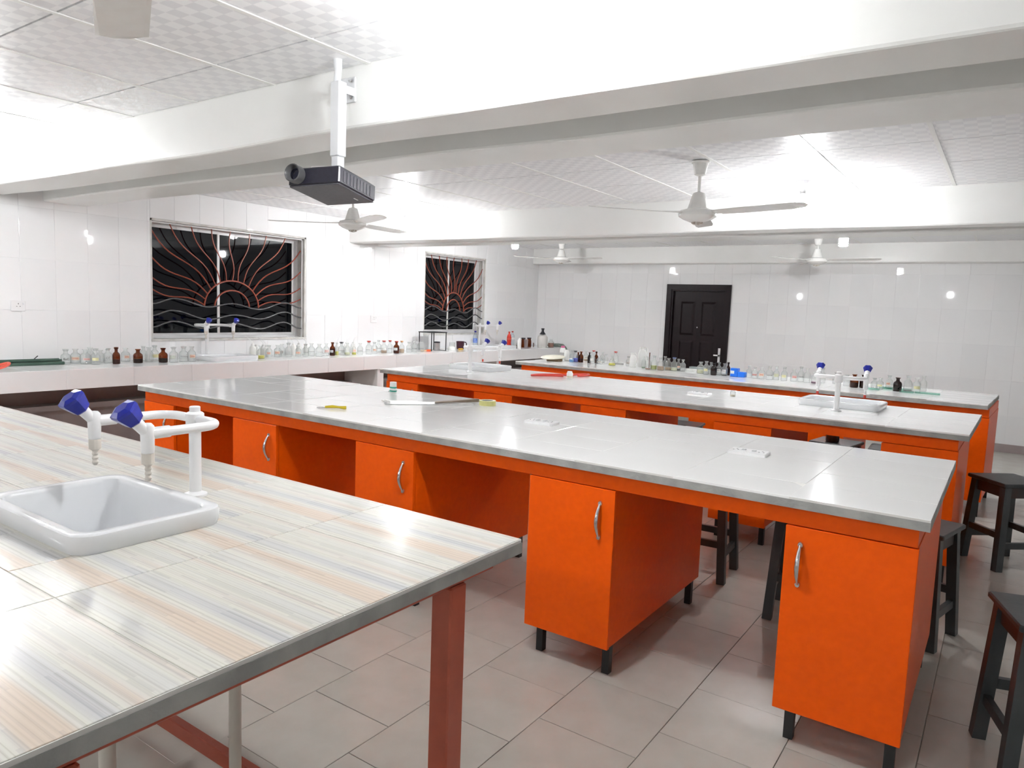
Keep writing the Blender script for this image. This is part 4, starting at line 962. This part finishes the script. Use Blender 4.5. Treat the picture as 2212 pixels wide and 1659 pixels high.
# ------------------------------------------------------------------ other things on the far bench
Z9 = 0.9005
pl = thing('round_board', 'cream round plate tilted on a wooden block at the far bench left end', 'plate', (-4.42, 7.26, Z9))
MB().lathe([(0.001, -0.008), (0.135, -0.008), (0.145, 0.0), (0.135, 0.008), (0.001, 0.010)], 32, M=Matrix.Translation((0, 0, 0.045)) @ Matrix.Rotation(R(6), 4, 'X')).build('disc', mat('cream_disc', (0.74, 0.70, 0.58), 0.4, c2=(0.70, 0.66, 0.54)), pl, smooth=40)
MB().cbox(-0.06, 0.10, -0.05, 0.06, 0.0, 0.028, 0.004).build('block', mat('pine', (0.25, 0.16, 0.09), 0.6, c2=(0.3, 0.2, 0.11), scale=12, stretch=(1, 8, 8)), pl)
lathe_thing('pink_cap_jar', [('jar', [(0.001, 0.001), (0.034, 0.001), (0.036, 0.008), (0.036, 0.115), (0.026, 0.140), (0.022, 0.145)], PE), ('cap', [(0.024, 0.142), (0.024, 0.166), (0.001, 0.168)], mat('pink_cap', (0.72, 0.16, 0.33), 0.4, c2=(0.66, 0.15, 0.3))), ('paper_label', [(0.0366, 0.04), (0.0366, 0.085)], pal('grey'))], 'white jar with pink cap at the far bench left end', 'jar', (-4.50, 7.62, Z9))
lathe_thing('white_jar', [('jar', [(0.001, 0.001), (0.030, 0.001), (0.032, 0.008), (0.032, 0.10), (0.020, 0.118), (0.02, 0.13), (0.001, 0.131)], PE)], 'plain white plastic jar beside the pink capped jar', 'jar', (-4.36, 7.48, Z9))
def jerry(x, y, s, label):
    t = thing('jerrycan', label, 'jerrycan', (x, y, Z9), R(20))
    MB().loft([rrect(0.9 * s, 0.75 * s, 0.15 * s, 0.0), rrect(s, 0.85 * s, 0.18 * s, 0.06 * s), rrect(s, 0.85 * s, 0.18 * s, 1.35 * s), rrect(0.7 * s, 0.55 * s, 0.18 * s, 1.75 * s), rrect(0.34 * s, 0.34 * s, 0.16 * s, 1.9 * s, 5, -0.15 * s)]).build('can', PE, t, smooth=45)
    MB().lathe([(0.20 * s, 1.88 * s), (0.21 * s, 2.1 * s), (0.001, 2.12 * s)], 14, -0.15 * s, 0, 0).build('cap', PE, t, smooth=45)
    MB().tube([(0.0 * s, 0, 1.86 * s), (0.1 * s, 0, 2.05 * s), (0.30 * s, 0, 2.08 * s), (0.43 * s, 0, 1.92 * s), (0.44 * s, 0, 1.55 * s)], 0.075 * s, 8).build('grip', PE, t, smooth=60)
jerry(-3.43, 7.35, 0.074, 'small white jerrycan in front of the taller one on the far bench')
jerry(-3.38, 7.49, 0.105, 'tall white jerrycan among the bottles on the far bench')
sy = thing('syringe', 'small grey syringe with red tip lying on the far bench', 'syringe', (-3.70, 7.55, Z9 + 0.009), R(25))
MB().tube([(-0.055, 0, 0), (0.055, 0, 0)], 0.008, 10).build('barrel', pal('grey'), sy, smooth=50); MB().tube([(-0.085, 0, 0), (-0.055, 0, 0)], [0.004, 0.009], 10).build('tip', REDTIP, sy, smooth=50)
lathe_thing('glass_rod', [('rod', [(0.001, 0.0), (0.006, 0.0), (0.006, 0.17), (0.001, 0.171)], pal('brown'))], 'upright brown rod among the bottles left of the door', 'rod', (-3.265, 7.42, Z9))
MB().cbox(-0.05, 0.05, -0.035, 0.035, 0.0, 0.022, 0.003).build('card_box', PE, None, (-2.80, 7.48, Z9), (0, 0, R(-4))); tag(bpy.data.objects['card_box'], 'flat white box lying in the gap before the door', 'box')
MB().cbox(-0.085, 0.085, -0.03, 0.03, 0.0, 0.035, 0.003).build('instrument_case', mat('case_grey', (0.26, 0.30, 0.30), 0.5, c2=(0.3, 0.33, 0.33)), None, (-2.80, 7.66, Z9), (0, 0, R(-4))); tag(bpy.data.objects['instrument_case'], 'grey-green case behind the flat white box', 'case')
bb = thing('blue_container', 'stepped bright blue container on the far bench right of the door', 'container', (-2.215, 7.235, Z9), R(-2))
BLU = mat('bright_blue', (0.006, 0.16, 0.78), 0.3, c2=(0.008, 0.19, 0.82))
MB().cbox(-0.075, -0.002, -0.03, 0.04, 0.0, 0.085, 0.003).build('tall_half', BLU, bb); MB().cbox(0.0, 0.070, -0.03, 0.04, 0.0, 0.052, 0.003).build('low_half', BLU, bb)
MB().box(-0.072, -0.035, -0.0312, -0.0295, 0.030, 0.06).build('paper_label', pal('white'), bb)
for i, (x, y, L_, a, w_) in enumerate(((-0.80, 7.30, 0.24, 4, 0.05), (-0.70, 7.07, 0.11, -3, 0.03), (-0.545, 7.10, 0.19, 2, 0.035), (-0.98, 7.09, 0.13, 3, 0.035), (-0.90, 7.36, 0.10, -8, 0.04))):
    g = MB().box(-L_ / 2, L_ / 2, -w_ / 2, w_ / 2, 0.0, 0.016).build('glass_block', GGREEN, None, (x, y, Z9), (0, 0, R(a)))
    tag(g, 'green glass block, %s of those at the right end of the far bench' % ('largest', 'shortest nearest', 'rightmost', 'leftmost', 'hindmost')[i] if True else '', 'glass block', 'glass blocks on the far bench')
lathe_thing('brown_flask', [('bottle', [(0.001, 0.001), (0.045, 0.001), (0.05, 0.01), (0.05, 0.07), (0.03, 0.105), (0.013, 0.13), (0.012, 0.185), (0.016, 0.19), (0.001, 0.191)], mat('brown_bottle', (0.05, 0.018, 0.010), 0.2, c2=(0.06, 0.02, 0.012)))], 'brown bottle on a stool behind the third bench', 'bottle', (-1.08, 6.05, 0.5505))

# ------------------------------------------------------------------ loose things on the second and third benches
ym = thing('yellow_clip', 'yellow plastic tool with wire loop on the second bench', 'tool', (-3.10, 2.745, Z9), R(30))
MB().tube([(-0.05, 0, 0.007), (-0.01, 0.006, 0.010), (0.03, -0.004, 0.010), (0.07, 0.004, 0.007)], [0.006, 0.009, 0.006, 0.011], 10).build('grip', mat('clip_yellow', (0.68, 0.52, 0.02), 0.4, c2=(0.62, 0.47, 0.02)), ym, smooth=50)
MB().tube([(-0.05 + 0.022 * math.cos(a) - 0.02, 0.018 * math.sin(a) - 0.012, 0.004) for a in [2 * PI * i / 14 for i in range(15)]], 0.0018, 5).build('wire_loop', CHROME, ym)
gw = thing('striped_wrapper', 'crumpled green and white wrapper standing on the second bench', 'wrapper', (-3.40, 3.53, Z9), R(-25))
MB().loft([[(0.045 * math.cos(a) * k1, 0.022 * math.sin(a), z) for a in [2 * PI * i / 10 for i in range(10)]] for (k1, z) in ((0.55, 0.0), (0.75, 0.022), (0.72, 0.045), (0.55, 0.075))]).build('paper', PE, gw, smooth=40)
for z in (0.010, 0.034): MB().loft([[(0.0455 * math.cos(a) * kk, 0.0228 * math.sin(a), zz) for a in [2 * PI * i / 10 for i in range(10)]] for kk, zz in ((0.74, z), (0.77, z + 0.010))], False, False).build('stripe', mat('stripe_green', (0.02, 0.30, 0.22), 0.5, c2=(0.03, 0.34, 0.25)), gw)
MB().tube([(-0.06, -0.01, 0.004), (-0.045, 0.01, 0.010), (-0.03, -0.01, 0.006), (-0.02, 0.004, 0.012)], 0.004, 6).build('torn_strip', pal('grey'), gw)
fs = thing('foil_sheets', 'folded foil and paper sheets lying on the second bench', 'sheets', (-2.86, 3.29, Z9))
FOIL = mat('foil', (0.60, 0.60, 0.60), 0.28, 0.6, c2=(0.7, 0.7, 0.7), scale=40, bump=0.2)
MB().hexa([(-0.21, -0.175, 0.0), (-0.17, -0.205, 0.0), (0.20, 0.185, 0.0), (0.15, 0.20, 0.0)], [(-0.21, -0.175, 0.014), (-0.17, -0.205, 0.004), (0.20, 0.185, 0.004), (0.15, 0.20, 0.012)]).build('long_sheet', FOIL, fs)
MB().hexa([(0.0, 0.05, 0.013), (0.02, 0.02, 0.010), (0.17, 0.27, 0.010), (0.11, 0.30, 0.010)], [(0.0, 0.05, 0.016), (0.02, 0.02, 0.013), (0.17, 0.27, 0.030), (0.11, 0.30, 0.024)]).build('brown_sheet', mat('kraft', (0.24, 0.18, 0.13), 0.6, c2=(0.3, 0.24, 0.19)), fs)
MB().hexa([(-0.31, -0.10, 0.0), (-0.19, -0.15, 0.0), (-0.08, 0.02, 0.0), (-0.15, 0.05, 0.0)], [(-0.31, -0.10, 0.004), (-0.19, -0.15, 0.012), (-0.08, 0.02, 0.008), (-0.15, 0.05, 0.004)]).build('white_sheet', pal('white'), fs)
MB().tube([(-0.225, -0.15, 0.012), (-0.165, -0.185, 0.012)], 0.011, 10).build('rolled_edge', pal('white'), fs, smooth=50)
tp = thing('tape_roll', 'roll of pale yellow tape lying on the second bench', 'tape', (-2.615, 3.545, Z9))
MB().lathe([(0.036, 0.0), (0.052, 0.0), (0.052, 0.030), (0.036, 0.030), (0.036, 0.0)], 28, cap=False).build('tape', mat('tape_yellow', (0.66, 0.63, 0.26), 0.25, c2=(0.62, 0.6, 0.24)), tp, smooth=40)
MB().lathe([(0.033, 0.001), (0.036, 0.001), (0.036, 0.029), (0.033, 0.029), (0.033, 0.001)], 24, cap=False).build('core', pal('grey'), tp, smooth=40)
RH = mat('red_rubber_hose', (0.66, 0.06, 0.04), 0.35, c2=(0.60, 0.05, 0.035))
rh = thing('red_hose', 'red rubber hose looped on the third bench top', 'hose', (-3.30, 5.64, Z9))
def spl(K, n=8):
    P = [Vector(p) for p in K]; out = []
    for i in range(len(P) - 1):
        a, b, c, d = P[max(i - 1, 0)], P[i], P[i + 1], P[min(i + 2, len(P) - 1)]
        for q in range(n):
            t = q / n; out.append(0.5 * ((2 * b) + (c - a) * t + (2 * a - 5 * b + 4 * c - d) * t * t + (3 * b - a - 3 * c + d) * t ** 3))
    return out + [P[-1]]
MB().tube(spl([(0.05, 0.07, 0.010), (-0.06, 0.02, 0.012), (-0.18, -0.12, 0.012), (-0.215, -0.22, 0.010), (-0.16, -0.22, 0.012), (-0.06, -0.14, 0.014), (0.04, -0.09, 0.014)]), 0.0095, 8).build('left_loop', RH, rh, smooth=60)
MB().tube(spl([(0.10, 0.07, 0.012), (0.12, 0.17, 0.012), (0.105, 0.27, 0.012), (0.06, 0.28, 0.012), (0.03, 0.20, 0.012), (0.02, 0.10, 0.014)]), 0.0095, 8).build('right_loop', RH, rh, smooth=60)
lathe_thing('white_vial', [('vial', [(0.001, 0.001), (0.026, 0.001), (0.028, 0.006), (0.028, 0.05), (0.022, 0.056), (0.022, 0.066), (0.001, 0.067)], PE), ('paper_label', [(0.0284, 0.012), (0.0284, 0.024)], pal('cream'))], 'white vial standing before the red hose on the third bench', 'vial', (-3.175, 5.515, Z9))
lathe_thing('glass_vial', [('vial', [(0.001, 0.001), (0.020, 0.001), (0.020, 0.036), (0.014, 0.042), (0.014, 0.048)], GCLEAR), ('contents', [(0.001, 0.002), (0.018, 0.002), (0.018, 0.014), (0.001, 0.015)], pal('cream'))], 'tiny clear vial with cream contents near the middle of the third bench', 'vial', (-1.685, 5.40, Z9))
